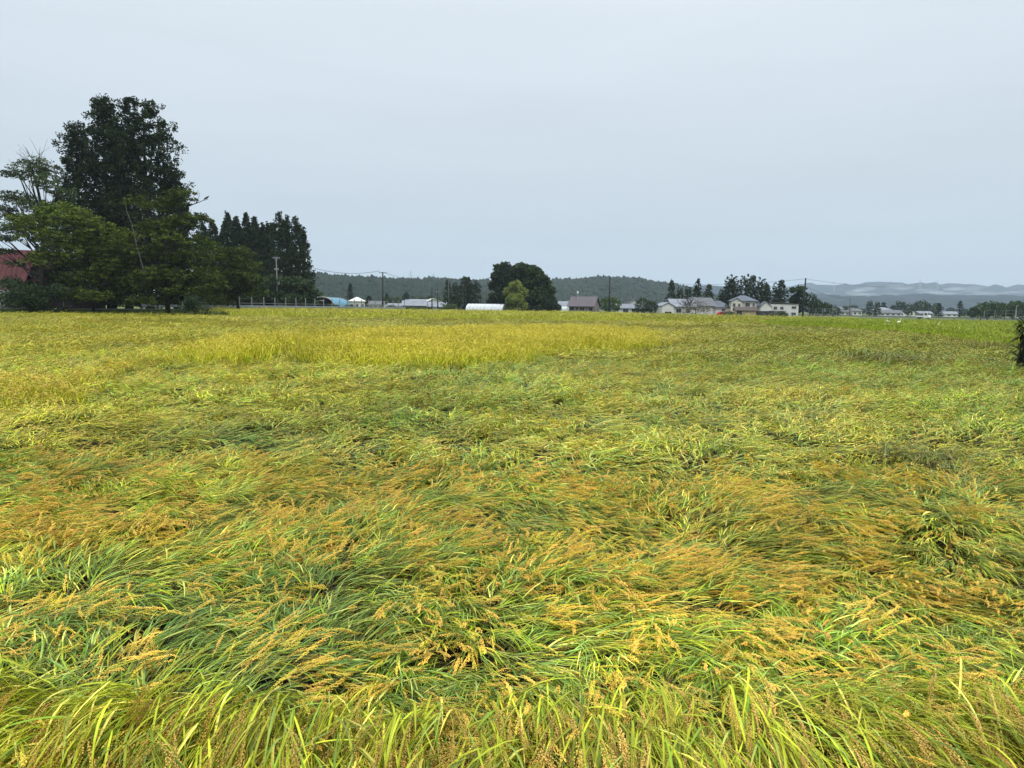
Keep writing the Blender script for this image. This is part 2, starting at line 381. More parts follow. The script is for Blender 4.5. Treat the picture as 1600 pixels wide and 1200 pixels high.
# where each sort of rice grows (regions traced on the ground)
def inpoly(px, py, poly):
    r = np.zeros(len(px), bool); n = len(poly)
    for i in range(n):
        (x1, y1), (x2, y2) = poly[i], poly[(i+1) % n]
        c = ((y1 > py) != (y2 > py)) & (px < (x2-x1)*(py-y1)/(y2-y1+1e-12)+x1); r ^= c
    return r
def gpoly(pts, z): return [tuple(ground_at(x, y, z)[:2]) for x, y in pts]
GOLD = gpoly([(255, 545), (330, 556), (400, 553), (470, 557), (560, 561), (640, 560), (700, 560), (760, 558), (850, 545), (930, 541), (1040, 536), (1048, 521), (980, 515.5), (900, 514), (800, 515), (700, 518), (600, 521), (500, 525), (430, 529), (330, 533)], .45)
LEAFY = gpoly([(150, 590), (60, 575), (0, 570), (-200, 570), (-200, 600), (0, 612), (130, 606)], .45)
GREENR = gpoly([(1190, 504.5), (1290, 508), (1420, 516), (1530, 530), (1570, 536), (1800, 545), (1800, 509), (1640, 507.2), (1500, 505.6), (1320, 503.2)], .45)
def ingold(X, Y, poly=None):
    w = 2.6*(fbm(X/2.4, Y/2.4, 51)-.5)*np.clip(Y/22, .6, 2); return inpoly(X+w*1.5, Y+w*1.3, GOLD if poly is None else poly)
def strip_y(px):   # far edge of the lodged field, behind it a strip of standing green rice
    return np.interp(px, [-300, 0, 300, 340, 480, 700, 900, 1100, 1200, 1300, 1500, 1900], [488, 487.5, 488.5, 490, 492.5, 496, 498.5, 501, 503, 505, 508, 514])
ctrl = np.array([  # px, py, leaf tint rgb, ear tint, ear amount
    (0, 510, 1.08, 1.03, .8, 1.0), (300, 500, 1.1, 1.03, .8, 1.0), (250, 540, 1.2, 1.12, .7, 1.1), (60, 560, 1.15, 1.12, .7, .9), (400, 575, 1.15, 1.12, .7, 1.), (0, 640, 1.12, 1.1, .7, .95), (250, 600, 1.1, 1.08, .7, 1.),
    (0, 700, .85, 1.0, .8, .85), (250, 665, .84, .84, .5, .6), (400, 640, .80, .82, .5, .5), (600, 620, .86, .88, .55, .6), (800, 585, .8, .95, 1.0, .8),
    (200, 740, .9, 1., .85, .9), (600, 700, 1.0, 1.0, 1.0, 1.), (900, 650, 1.1, 1.03, 1.15, 1.), (1200, 620, 1.05, 1.0, 1.1, 1.), (900, 560, .95, .98, 1.0, .9), (1150, 545, .80, .95, .85, .7), (1250, 560, .76, .9, .85, .65),
    (1500, 570, .74, .92, .8, .6), (1550, 620, .78, .95, .7, .7), (1300, 700, 1.1, 1.02, 1.0, 1.05), (1500, 760, .95, 1., 1.1, .95), (1000, 520, 1.1, 1.0, .9, 1.), (700, 508, 1.05, .98, .85, .95),
    (300, 900, .9, .95, 1.0, 1.05), (800, 900, .9, .95, .95, 1.1), (1300, 900, .8, .95, .9, 1.1), (800, 1100, 1., 1.0, .9, 1.), (200, 1100, 1., 1.0, .9, 1.), (1400, 1100, 1., 1.0, .9, 1.)], float)
def tints(px, py, x, y, s):
    d2 = ((px[:, None]-ctrl[None, :, 0])/170)**2+((py[:, None]-ctrl[None, :, 1])/45)**2
    w = 1/(d2+.08)**1.6; w /= w.sum(1)[:, None]
    t = (w @ ctrl[:, 2:5])*np.array([.95, .98, 1.05]); e = w @ ctrl[:, 5]
    v = fbm(x/s*.9, y/s*.9, 31)-.5; hue = fbm(x/s*.6+9, y/s*.6, 41)-.5
    t = t*(1+.7*v)[:, None]*np.stack([1+.7*hue, 1+.15*hue, 1-.6*hue], 1)*rng.uniform(.70, 1.25, (len(px), 1))
    return np.clip(t, .25, 1.8), e
def grid_pts(y0, y1, sp, margin=1.12, extra=2.0):
    ys = np.arange(y0, y1, sp); xs = np.arange(-(y1*.75*margin+extra), y1*.75*margin+extra, sp)
    X, Y = np.meshgrid(xs, ys); X = X+rng.uniform(-.5, .5, X.shape)*sp; Y = Y+rng.uniform(-.5, .5, Y.shape)*sp
    X, Y = X.ravel(), Y.ravel(); k = np.abs(X) < Y*.75*margin+extra
    return X[k], Y[k]
def lodged(name, y0, y1, sp, lod, kinds, wave, label, edge=False, big=1.0):
    X, Y = grid_pts(y0, y1, sp)
    px, py = project(np.stack([X, Y, np.full(len(X), .4)], 1))
    keep = py > strip_y(px)
    keep &= ~(ingold(X, Y) & (rng.random(len(X)) < .55)) & ~inpoly(X, Y, GREENR) & ~(ingold(X, Y, LEAFY) & (rng.random(len(X)) < .6))
    hole = fbm(X*2.2, Y*2.6, 77); keep &= (hole < (.86 if lod == 0 else .79))
    X, Y, px, py = X[keep], Y[keep], px[keep], py[keep]; n = len(X)
    # lodging direction: swirls a metre or two across
    base = np.interp(px, [0, 500, 900, 1600], [.30, .15, -.05, -.42])
    a = base + 4.6*(fbm(X/wave, Y/wave, 5, 2)-.5) + 4.2*(vn(X/wave*3.1, Y/wave*3.1, 9)-.5)*vn(X/wave*.7, Y/wave*.7, 29) + 3.2*(vn(X*2.4, Y*2.4, 91)-.5) + rng.normal(0, .42, n)
    pitch = rng.normal(0, .08, n)
    h = .45+.8*fbm(X/wave*1.2+3, Y/wave*1.9, 23)+.45*(vn(X*2.3, Y*3.1, 33)-.5)
    g = np.where(X < 0, .55*X, -.45*X); u_, v_ = X+.4*Y, Y-g
    rdg = vn(u_/2.6/max(1, wave/2.2), v_*1.55/max(1, wave/2.2), 71); rd2 = vn(u_*.9, v_*3.4, 73)
    h = h*(.46+.66*rdg+.38*rd2)*(.95 if lod == 0 else 1.05)
    leafy = (.35*fbm(u_*.8/max(1, wave/2.2), v_*2.0/max(1, wave/2.2), 57)+.40*vn(u_*2.6, v_*4.0, 58)+.25*rng.random(n)) > (.545 if lod == 0 else .535)
    if lod == 0: h = np.where(Y < 4.2, np.minimum(h, .8), h)
    t, e = tints(px, py, X, Y, 1.1*max(1, wave/2)); t = t*np.array([.95, .95, .85]) if lod == 0 else t
    e2 = e*(1+.7*(fbm(X*1.3, Y*2.2, 61)-.5))
    et = np.stack([e2, e2*(.93+.12*vn(X/3, Y/3, 3)), e2*.95], 1)
    if lod == 1: et = et*np.array([.84, 1.04, 1.1])
    if lod == 2: et = et*np.array([.62, .82, .55])
    s = rng.uniform(.8, 1.15, n)*big*(.80 if lod == 0 else .86 if lod == 1 else 1)
    t = t*(.76+.55*rdg)[:, None]*np.where(leafy, .88, 1.08)[:, None]*np.array([.92, .97, .66]); et = et*np.array([1.0, .97, .78])
    pos = np.stack([X, Y, np.zeros(n)], 1); rot = np.stack([rng.normal(0, .10, n), pitch, a], 1); sc3 = np.stack([s, s, s/big*h], 1)
    m = rng.random(n) < (.20 if lod < 2 else 0)            # some hills of rice arch over instead of lying flat
    if m.any():
        sc3[m] *= [.68, .68, .66]
        sown('arching_rice', pos[m], rot[m], sc3[m], t[m], et[m]*.95, 'edge', lod, 10, 'arching tufts of rice scattered through the flattened crop%s' % (' close by' if lod == 0 else ' further out'))
    return sown(name, pos[~m], rot[~m], sc3[~m], t[~m], et[~m], 'lodged', lod, kinds, label, leafy=leafy[~m])
def upright(name, X, Y, lod, kinds, tint, ear, label, size=1.0, hmul=1.0, mode='stand', lean=0):
    n = len(X); v = fbm(X/2.2, Y/2.2, 12)
    t = np.array(tint)[None]*(.78+.44*v)[:, None]*rng.uniform(.9, 1.1, (n, 1)); et = np.array(ear)[None]*(.8+.4*v)[:, None]*np.ones((n, 1))
    s = rng.uniform(.9, 1.1, n)*size; z = s*(.72+.5*fbm(X/1.8, Y/1.8, 8))*hmul
    return sown(name, np.stack([X, Y, np.zeros(n)], 1), np.stack([rng.normal(0, .12, n)+rng.normal(0, 1, n)*lean, rng.normal(.10, .12, n)+rng.normal(0, 1, n)*lean, rng.uniform(-3.1, 3.1, n)], 1), np.stack([s, s, z], 1), t, et, mode, lod, kinds, label)

lodged('lodged_rice', 2.98, 8.0, .142, 0, 14, 1.5, 'flattened rice with orange ears and blue green leaves nearest the viewer')
lodged('lodged_rice', 8.0, 26.0, .212, 1, 12, 2.1, 'wide mat of wind flattened rice in the middle of the paddy')
lodged('lodged_rice', 26.0, 58.0, .42, 2, 10, 3.5, 'flattened olive rice beyond the standing golden patch', big=1.0)
lodged('lodged_rice', 58.0, 135.0, .78, 2, 10, 7.0, 'far flattened rice before the green strip', big=1.35)
# front edge, plants hanging over towards the path
def front_edge():
    X = np.concatenate([np.linspace(-3.7, 3.7, m)+rng.uniform(-.06, .06, m) for m in (34, 36, 38, 40)]); Y = np.concatenate([np.full(m, y)+rng.normal(0, .03, m) for m, y in ((34, 2.74), (36, 2.88), (38, 3.03), (40, 3.18))]); Y = Y+.34*(fbm(X*.9, X*0+2, 35)-.45)
    n = len(X); px = 800+X/Y*F*1.05
    a = np.interp(px, [0, 350, 800, 1150, 1600], [-2.30, -1.95, -1.62, -1.25, -.85])+rng.normal(0, .34, n)+1.1*(vn(X*1.4, Y*.5, 4)-.5)
    h = (.52+.50*vn(X*1.7, Y, 6))*np.where(Y < 2.81, .85, 1); s = rng.uniform(.78, 1.05, n)
    t = np.array([1.04, 1.08, .7])[None]*rng.uniform(.6, 1.2, (n, 1)); e = np.array([.86, .80, .85])[None]*rng.uniform(.65, 1.1, (n, 1))
    sown('overhanging_rice', np.stack([X, Y, np.zeros(n)], 1), np.stack([rng.normal(0, .06, n), rng.normal(0, .08, n), a], 1), np.stack([s, s, s*h], 1), t, e, 'fringe', 0, 10, 'rice plants drooping over the near edge of the paddy with brown ears')
front_edge()
# standing golden patch
def pts_in(poly, sp):
    p = np.array(poly); x = np.arange(p[:, 0].min(), p[:, 0].max(), sp); y = np.arange(p[:, 1].min(), p[:, 1].max(), sp)
    X, Y = np.meshgrid(x, y); X = X.ravel()+rng.uniform(-.5, .5, X.size)*sp; Y = Y.ravel()+rng.uniform(-.5, .5, Y.size)*sp
    k = (ingold(X, Y, poly) if poly is not GREENR else inpoly(X, Y, poly)) & (np.abs(X) < Y*.85+3)
    return X[k], Y[k]
X, Y = pts_in(GOLD, .26)
fr = lambda X, Y: sum(ingold(X+a, Y+b_).astype(float) for a, b_ in ((1.3, 0), (-1.3, 0), (0, 1.6), (0, -1.6), (2.4, 0), (-2.4, 0), (0, 2.6), (0, -2.6)))/8
k = (fbm(X/1.6, Y/1.6, 88) < .66)&(rng.random(len(X)) < .35+.8*fr(X, Y))
EDGE = .42+.6*fr(X[k], Y[k])
upright('standing_rice', X[k], Y[k], 1, 8, (1.06, 1.10, .6), (.84, 1.08, .55), 'golden yellow patch of rice still standing amid the flattened crop', hmul=EDGE, lean=1-EDGE)
X, Y = pts_in(LEAFY, .26)
upright('standing_rice', X, Y, 1, 8, (1.02, 1.05, .6), (.75, .88, .5), 'leafy green yellow rice half standing at the left of the paddy', hmul=.45)
X, Y = pts_in(GREENR, .50)
upright('green_rice', X, Y, 2, 8, (.66, .90, .35), (.42, .74, .3), 'even bright green rice field in front of the road on the right', size=1.1)
# strip of standing rice before the village
X, Y = grid_pts(85, 212, 1.15, 1.05)
px, py = project(np.stack([X, Y, np.full(len(X), .4)], 1))
k = (py < strip_y(px)+.3) & (px > 318) & (py > np.interp(px, [300, 500, 900, 1240, 1500], [485.5, 486, 490.5, 500, 505.])) & (px < 1330)
X, Y = X[k], Y[k]; pxk = px[k]
kk = pxk < 1000
upright('green_rice', X[kk], Y[kk], 2, 8, (.86, .98, .45), (.6, .85, .4), 'long strip of lime green rice before the village', size=2.2, hmul=.5)
upright('standing_rice', X[~kk], Y[~kk], 2, 8, (.78, .86, .5), (.50, .72, .42), 'olive gold strip of rice before the village houses', size=2.2, hmul=.5)
# tussocks of pushed up rice
for px_, py_, sz, lb in ((1393, 566, 1.5, 'dark tussock of rice pushed up out of the flattened right side'), (1475, 541, .9, 'low mound of rice near the green field'), (1445, 700, .7, 'twisted tuft of rice in the right middle of the paddy')):
    g0 = ground_at(px_, py_, .25); n = 26
    X = g0[0]+rng.normal(0, .55*sz, n); Y = g0[1]+rng.normal(0, .4*sz, n)
    t = np.ones((n, 3))*np.array([.42, .46, .5]); s = np.full(n, sz)*rng.uniform(.7, 1.05, n)
    sown('rice_tussock', np.stack([X, Y, np.zeros(n)], 1), np.stack([rng.normal(0, .1, n), rng.normal(0, .1, n), rng.uniform(-3, 3, n)], 1), np.stack([s, s, s*1.0], 1), t, t*.8, 'ball', 1, 6, lb, 'rice tussock')

# ------------------------------------------------------------------ hills
def ridge(name, prof, D, depth, amp, cell, m, seed, x_step=None, below=0.0):
    """one range of hills: prof = skyline points, D = distance of the crest, depth = how far the foot lies before it"""
    prof = np.array(prof, float); x0, x1 = xw(prof[0, 0], D), xw(prof[-1, 0], D)
    nx = int((x1-x0)/cell); ny = int(depth*1.6/cell)
    xs = np.linspace(x0, x1, nx); vv = np.linspace(-1, .6, ny)
    pxs = np.interp(xs, [x0, x1], [prof[0, 0], prof[-1, 0]])
    crest = np.array([at(p, np.interp(p, prof[:, 0], prof[:, 1]), D)[2] for p in pxs])
    V, Z = [], []
    for v in vv:
        y = D+v*depth
        base = np.cos(np.clip(abs(v), 0, 1)*math.pi/2)**1.1
        fold = fbm(xs/(depth*.35), np.full(nx, y/(depth*.5)), seed)
        z = crest*base*(1-.9*(1-base)*fold*1.3) + (fbm(xs/(cell*2.2), np.full(nx, y/(cell*2.2)), seed+3, 2)-.5)*amp*min(1, base*3)
        z = z - (1-base)**8*4
        V.append(np.stack([xs, np.full(nx, y), z], 1))
    b = MB(); V = np.array(V); idx = np.arange(nx*ny).reshape(ny, nx)
    f = np.stack([idx[:-1, :-1].ravel(), idx[:-1, 1:].ravel(), idx[1:, 1:].ravel(), idx[1:, :-1].ravel()], 1)
    b.add(V.reshape(-1, 3), f4=f)
    return tag(b.build(name, m), kind='structure'), V
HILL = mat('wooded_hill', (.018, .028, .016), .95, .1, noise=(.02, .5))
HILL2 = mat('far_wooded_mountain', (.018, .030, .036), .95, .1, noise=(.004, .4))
hill_near, Vn_ = ridge('wooded_hill', [(380, 446), (440, 436), (480, 433.5), (500, 433), (520, 435), (545, 437), (570, 438.5), (600, 441), (640, 443), (680, 444), (700, 447), (740, 452), (790, 460)], 1150, 420, 7, 9, HILL, 1)
hill_b, Vb_ = ridge('wooded_hill', [(560, 450), (600, 443), (625, 440.5), (650, 442), (672, 440), (690, 439.5), (720, 441), (760, 443), (800, 445), (840, 443), (870, 441.5), (900, 441), (920, 439), (935, 437.5), (960, 438), (980, 437.5), (995, 441), (1010, 446), (1030, 447), (1045, 450), (1075, 458), (1110, 470)], 1500, 450, 8, 11, HILL, 2)
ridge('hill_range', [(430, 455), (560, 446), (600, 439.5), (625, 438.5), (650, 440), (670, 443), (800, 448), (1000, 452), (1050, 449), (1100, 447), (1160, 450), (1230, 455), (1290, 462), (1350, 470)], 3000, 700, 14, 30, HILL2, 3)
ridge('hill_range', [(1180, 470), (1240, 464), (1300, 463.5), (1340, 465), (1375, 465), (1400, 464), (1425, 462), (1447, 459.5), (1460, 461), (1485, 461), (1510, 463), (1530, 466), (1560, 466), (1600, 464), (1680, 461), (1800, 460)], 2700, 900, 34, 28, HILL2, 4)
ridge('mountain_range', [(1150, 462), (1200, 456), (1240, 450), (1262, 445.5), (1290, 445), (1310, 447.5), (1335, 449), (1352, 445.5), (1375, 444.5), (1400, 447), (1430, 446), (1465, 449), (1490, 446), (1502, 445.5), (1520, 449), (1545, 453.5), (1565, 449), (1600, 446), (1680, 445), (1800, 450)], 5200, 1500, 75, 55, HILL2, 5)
# tree crowns that make the woods on the near hills
def hill_woods(name, V, n, size, seed, label):
    rg = np.random.default_rng(seed); ny, nx, _ = V.shape
    j = rg.integers(int(ny*.12), int(ny*.72), n); i = rg.integers(0, nx-1, n)
    P = V[j, i]+rg.uniform(-1, 1, (n, 3))*[8, 8, 0]; P = P[P[:, 2] > 4]; n = len(P)
    r = size*rg.uniform(.5, 1.2, n); h = r*rg.uniform(.8, 1.5, n)
    t = np.array([(0, 0, 1.)]+[(math.cos(a), math.sin(a), .25) for a in np.arange(5)*1.257]+[(.7*math.cos(a+.6), .7*math.sin(a+.6), -.6) for a in np.arange(5)*1.257])
    f = [(0, 1+k, 1+(k+1) % 5) for k in range(5)]+[(1+k, 6+k, 1+(k+1) % 5) for k in range(5)]+[(1+(k+1) % 5, 6+k, 6+(k+1) % 5) for k in range(5)]
    jit = rg.uniform(.75, 1.25, (n, 11, 1))
    v = P[:, None]+t[None]*jit*np.stack([r, r, h], 1)[:, None]
    ff = (np.array(f)[None]+11*np.arange(n)[:, None, None]).reshape(-1, 3)
    c = np.array([.020, .034, .018])*rg.uniform(.7, 1.25, (n, 1)); c = np.repeat(c, 11, 0)
    b = MB(); b.add(v.reshape(-1, 3), f3=ff, col=c)
    return tag(b.build(name, FOL, attrs=True), label, 'woods', kind='stuff')
hill_woods('hill_woods', Vn_, 5200, 5.0, 1, 'dense woods covering the nearer hill behind the left village houses')
hill_woods('hill_woods', Vb_, 8500, 5.5, 2, 'dense woods covering the rounded hill behind the mauve house')

# ------------------------------------------------------------------ trees
SUG = np.array([.021, .034, .011]); BRO = np.array([.062, .105, .028]); DRK = np.array([.028, .046, .018])
def leaves(b, cen, rad, per, size, col, rg, flat=1.0, var=.40, quadasp=.6):
    """cloud of leaf-sized faces round each centre"""
    n = len(cen); k = n*per
    C = np.repeat(cen, per, 0); Rr = np.repeat(np.broadcast_to(rad, (n,)), per)
    d = rg.normal(0, 1, (k, 3)); d /= np.linalg.norm(d, axis=1)[:, None]; d *= (rg.random((k, 1))**.45)*Rr[:, None]; d[:, 2] *= flat
    P = C+d
    u = rg.normal(0, 1, (k, 3)); u[:, 2] *= .6*flat+.2; u /= np.linalg.norm(u, axis=1)[:, None]; w = np.cross(u, rg.normal(0, 1, (k, 3))); w /= np.linalg.norm(w, axis=1)[:, None]
    s = size*rg.uniform(.6, 1.3, (k, 1)); u = u*s; w = w*s*quadasp
    v = np.stack([P-u, P-w*.9, P+u, P+w], 1).reshape(-1, 3)
    f = np.arange(k*4).reshape(-1, 4)
    cc = np.repeat(rg.uniform(1-var, 1+var, (n, 1)), per, 0)*rg.uniform(.8, 1.2, (k, 1))
    col = np.asarray(col); cols = (np.repeat(col, per, 0) if col.ndim == 2 else col[None])*cc
    b.add(v, f4=f, col=np.repeat(cols, 4, 0))
def cedar_crown(rg, H, rad, lean=0, bare=.12, tuft=.55, per=14, lsize=.28, col=SUG, dens=1.0, top=.08, shape=.75):
    """conical, tufted crown: height H, radius rad, standing at 0,0,0"""
    b = MB(); cen, rr = [], []
    limb = []
    z = H*bare
    n = int(dens*H*rad*2.6/(tuft**2)*1.0)
    t = rg.random(n)**.85                      # 0 top .. 1 foot of crown
    zz = H*(1-t*(1-bare))
    az = rg.uniform(0, 2*math.pi, n)
    lob = 1+.22*np.sin(az*3+zz*1.1+rg.random()*6)+.18*(vn(az*1.6, zz/1.6, 7)-.5)*2
    prof = rad*(top+(1-top)*np.minimum(1, t/.62)**shape)*np.where(t > .8, 1-(t-.8)*1.1, 1)*lob
    rho = np.sqrt(rg.uniform(.03, 1, n)); r = prof*rho
    cen = np.stack([r*np.cos(az), r*np.sin(az), zz-r*.12+rg.normal(0, .15, n)], 1)
    k = vn(az*2.2+3, zz/1.9, 17) > .16; cen = cen[k]
    leaves(b, cen, tuft*rg.uniform(.6, 1.2, len(cen)), per, lsize, col, rg, var=.6)
    return b, cen
def limbs(cen, rg, k, H, r0, sag=.1):
    b = MB()
    for c in cen[rg.choice(len(cen), min(k, len(cen)), False)]:
        z0 = max(H*.08, c[2]-.25*math.hypot(c[0], c[1])-.3)
        p0 = np.array([0, 0, z0]); m = (p0+c)/2+[0, 0, -.05*math.hypot(c[0], c[1])]
        b.tube([p0, m, c], [r0, r0*.6, r0*.25], 4, cap=False)
    return b
def trunk_mb(H, r, rg, wob=.2, sides=8, flare=1.5):
    b = MB(); n = 9; z = np.linspace(-.2, H, n); s = z/H
    x = np.cumsum(rg.normal(0, wob/n, n)); y = np.cumsum(rg.normal(0, wob/n, n)); x -= x[0]; y -= y[0]
    rad = r*(1-.85*np.clip(s, 0, 1)); rad[0] *= flare; rad[1] *= 1.05
    b.tube(np.stack([x, y, z], 1), rad, sides); return b
def cedar(label, px, pytop, Y, wpx, seed, group=None, col=SUG, zb=0.0, per=14, tuft=.55, lsize=.28, dens=1., bare=.12, top=.08, shape=.75, name='cedar_tree', cat='cedar tree', nl=26):
    rg = np.random.default_rng(seed); T = at(px, pytop, Y); H = T[2]-zb; rad = wpx/2*Y/F
    t = thing(name, label, cat, (T[0], Y, zb), group=group)
    b, cen = cedar_crown(rg, H, rad, 0, bare, tuft, per, lsize, col, dens, top, shape)
    trunk_mb(H*.96, .022*H*.75, rg).build('trunk', BARK, t, smooth=True)
    tag(limbs(cen, rg, nl, H, .09*H/30).build('limb', BARK, t), kind='stuff')
    b.build('crown', FOL, t, attrs=True)
    return t
def pad_tree(label, px, Y, pads, seed, col=BRO, per=60, lsize=.22, flat=.45, trunk=.35, zb=0., name='broadleaf_tree', cat='tree', tp=None, bark=BARK, group=None, twigs=0, dz=1.0):
    """broadleaf: each pad (px, py, rx px, ry px) is a spray of foliage carried by its own limb"""
    rg = np.random.default_rng(seed); base = at(px, hor(px), Y); x0 = base[0]
    t = thing(name, label, cat, (x0, Y, zb), group=group); b = MB(); lb = MB(); k = Y/F
    tops = []
    for (qx, qy, rx, ry) in pads:
        for rep_ in range(3):
            c = at(qx, qy, Y)-[x0, Y, zb]; c[1] = rg.normal(0, rx*k*.75*dz)
            rx_, ry_ = rx*k*rg.uniform(.75, 1.05), ry*k*rg.uniform(.75, 1.05)
            n = max(6, int(rx_*ry_*13))
            d = rg.normal(0, 1, (n, 3)); d /= np.linalg.norm(d, axis=1)[:, None]; d *= rg.random((n, 1))**.4
            tier = np.round(d[:, 2:3]*2.2)/2.2                    # layered sprays
            cen = c+np.concatenate([d[:, :2]*rx_, (tier*.75+d[:, 2:3]*.25)*ry_], 1)
            cen[:, 2] -= .12*np.abs(cen[:, 0]-c[0])
            leaves(b, cen, np.full(n, .62)*rg.uniform(.7, 1.3, n), int(per*.33), lsize, col*rg.uniform(.85, 1.15), rg, flat)
        tops.append(at(qx, qy, Y)-[x0, Y, zb]); 
    H = max(c[2] for c in tops)*.85
    tpts = np.array([(0, 0, -.1), (rg.normal(0, .2), 0, H*.3), (rg.normal(0, .35), 0, H*.6), (tops[0][0]*.4, 0, H*.9)]) if tp is None else np.array([at(a, c_, Y)-[x0, Y, zb] for a, c_ in tp])
    tb = MB(); tb.tube(tpts, np.linspace(trunk, trunk*.3, len(tpts)), 8); tb.build('trunk', bark, t, smooth=True)
    for c in tops:
        zs = min(c[2]*.6, tpts[-1][2]*.85); zs = max(zs, .5)
        p0 = np.array([np.interp(zs, tpts[:, 2], tpts[:, 0]), 0, zs]) if np.all(np.diff(tpts[:, 2]) > 0) else tpts[1]
        e = c+[0, rg.normal(0, .8), 0]; m = (p0+e)/2+[0, 0, -.08*np.linalg.norm(e-p0)]
        lb.tube([p0, m, e], [trunk*.45, trunk*.28, trunk*.08], 5, cap=False)
        for q in range(3):
            e2 = e+rg.normal(0, 1, 3)*[1.6, 1.4, .6]; lb.tube([m, (m+e2)/2+[0, 0, .1], e2], [trunk*.2, trunk*.12, .02], 4, cap=False)
    for q in range(twigs):
        p0 = tops[0]+rg.normal(0, .5, 3)*[1.6, 1, .6]; e = p0+[rg.normal(0, 1.3), rg.normal(0, .8), rg.uniform(.8, 2.8)]
        lb.tube([p0, (p0+e)/2+rg.normal(0, .2, 3), e], [.05, .035, .02], 4, cap=False)
        for w in range(3):
            e2 = e+rg.normal(0, .7, 3); lb.tube([(p0+e)/2, e2], [.03, .015], 3, cap=False)
    tag(lb.build('limb', bark, t), kind='stuff')
    b.build('crown', FOL, t, attrs=True)
    return t
ZS = 0.25
# shrine grove: tall cedars
cedar('tallest dark cedar with a narrow broken top at the left of the grove', 160, 149, 124, 88, 1, bare=.10, tuft=.72, dens=1.25, top=.16, shape=.55, nl=50, per=30, lsize=.21, zb=ZS)
cedar('massive round topped dark cedar at the right of the grove', 222, 155, 121, 118, 2, bare=.12, tuft=.72, dens=1.35, top=.36, shape=.40, nl=60, per=30, lsize=.21, zb=ZS)
cedar('lower dark cedar shouldering the grove on its left side', 116, 193, 127, 78, 3, bare=.10, tuft=.72, dens=1.2, top=.25, shape=.5, nl=40, per=30, lsize=.21, zb=ZS)
cedar('dark cedar filling the middle of the grove between the two tallest', 190, 200, 130, 84, 4, bare=.10, tuft=.72, dens=1.2, top=.25, shape=.5, nl=40, per=30, lsize=.21, zb=ZS)
cedar('dark cedar low on the right flank of the grove', 268, 268, 128, 66, 6, bare=.10, tuft=.6, dens=1., top=.25, shape=.5, nl=30, per=30, lsize=.21, zb=ZS)
LG = np.array([.085, .118, .018]); LG2 = np.array([.060, .086, .015]); GY = np.array([.07, .10, .04])
pad_tree('airy zelkova with bare twigs at its top left of the cedars', 70, 112, [(58, 262, 26, 16), (30, 272, 20, 9), (78, 285, 22, 12), (20, 305, 26, 10), (60, 320, 34, 12), (15, 338, 22, 8), (80, 345, 30, 12), (28, 358, 26, 9), (62, 366, 34, 8), (5, 325, 18, 8), (95, 300, 22, 12), (42, 345, 30, 9), (90, 385, 26, 10), (12, 372, 22, 6), (8, 392, 20, 6), (48, 400, 20, 7), (22, 412, 16, 5)], 11, GY, per=44, lsize=.17, flat=.4, trunk=.42, tp=[(68, 486), (66, 430), (66, 390), (70, 350), (60, 300), (50, 262)], twigs=16, zb=ZS)
pad_tree('broad spreading cherry tree with layered light green foliage before the cedars', 143, 106, [(100, 330, 40, 16), (140, 345, 45, 14), (70, 352, 35, 14), (175, 365, 38, 14), (110, 372, 45, 16), (150, 395, 48, 16), (190, 385, 26, 12), (95, 405, 35, 14), (130, 430, 45, 14), (175, 420, 30, 16), (112, 455, 25, 10), (155, 460, 34, 12)], 12, LG, per=50, lsize=.19, flat=.4, trunk=.22, zb=ZS, tp=[(146, 487), (145, 462), (143, 440), (138, 400), (130, 350)])
pad_tree('wide layered green tree leaning out right of the cedars', 262, 108, [(232, 318, 24, 10), (262, 312, 22, 9), (290, 306, 22, 10), (310, 340, 20, 7), (285, 345, 30, 12), (240, 355, 34, 14), (282, 375, 40, 14), (240, 395, 42, 15), (300, 402, 36, 14), (262, 428, 48, 15), (318, 428, 30, 12), (225, 440, 32, 14), (290, 452, 44, 12), (240, 468, 30, 9), (330, 445, 22, 10)], 13, LG2, per=50, lsize=.19, flat=.42, trunk=.4, zb=ZS)
pad_tree('spreading olive tree right of the grove beside the road fence', 372, 128, [(350, 398, 26, 12), (372, 392, 22, 8), (380, 412, 26, 10), (350, 425, 36, 14), (392, 432, 22, 9), (400, 440, 10, 6), (370, 448, 34, 12), (335, 455, 24, 12), (350, 468, 22, 8)], 14, LG2, per=46, lsize=.2, flat=.45, trunk=.3, zb=ZS)
pad_tree('dark rounded bush under the zelkova at the field edge', 50, 100, [(45, 452, 34, 10), (30, 468, 26, 12), (62, 468, 30, 12), (88, 452, 26, 10), (20, 440, 16, 8), (55, 480, 30, 6)], 15, DRK*1.2, per=60, lsize=.16, flat=.8, trunk=.15, name='bush', cat='bush', zb=ZS)
pad_tree('small dark bush at the right foot of the grove', 301, 101, [(300, 470, 15, 8), (296, 480, 15, 7), (308, 480, 12, 7)], 16, DRK*1.2, per=60, lsize=.15, flat=.8, trunk=.1, name='bush', cat='bush', zb=ZS)
pad_tree('shadowed undergrowth bush behind the cedar trunks', 235, 134, [(215, 470, 22, 8), (240, 474, 20, 8), (262, 470, 22, 8), (180, 470, 20, 8)], 18, BRO, per=50, lsize=.2, flat=.8, trunk=.1, name='bush', cat='bush', zb=ZS)
pad_tree('low dark tree between the grove and the temple roof', 100, 118, [(105, 415, 24, 12), (70, 428, 20, 10), (88, 400, 14, 8), (95, 440, 26, 12), (30, 446, 24, 8), (60, 450, 26, 10), (120, 445, 26, 14), (85, 462, 22, 10), (130, 465, 26, 10)], 19, DRK*1.2, per=50, lsize=.2, flat=.7, trunk=.25, zb=ZS)
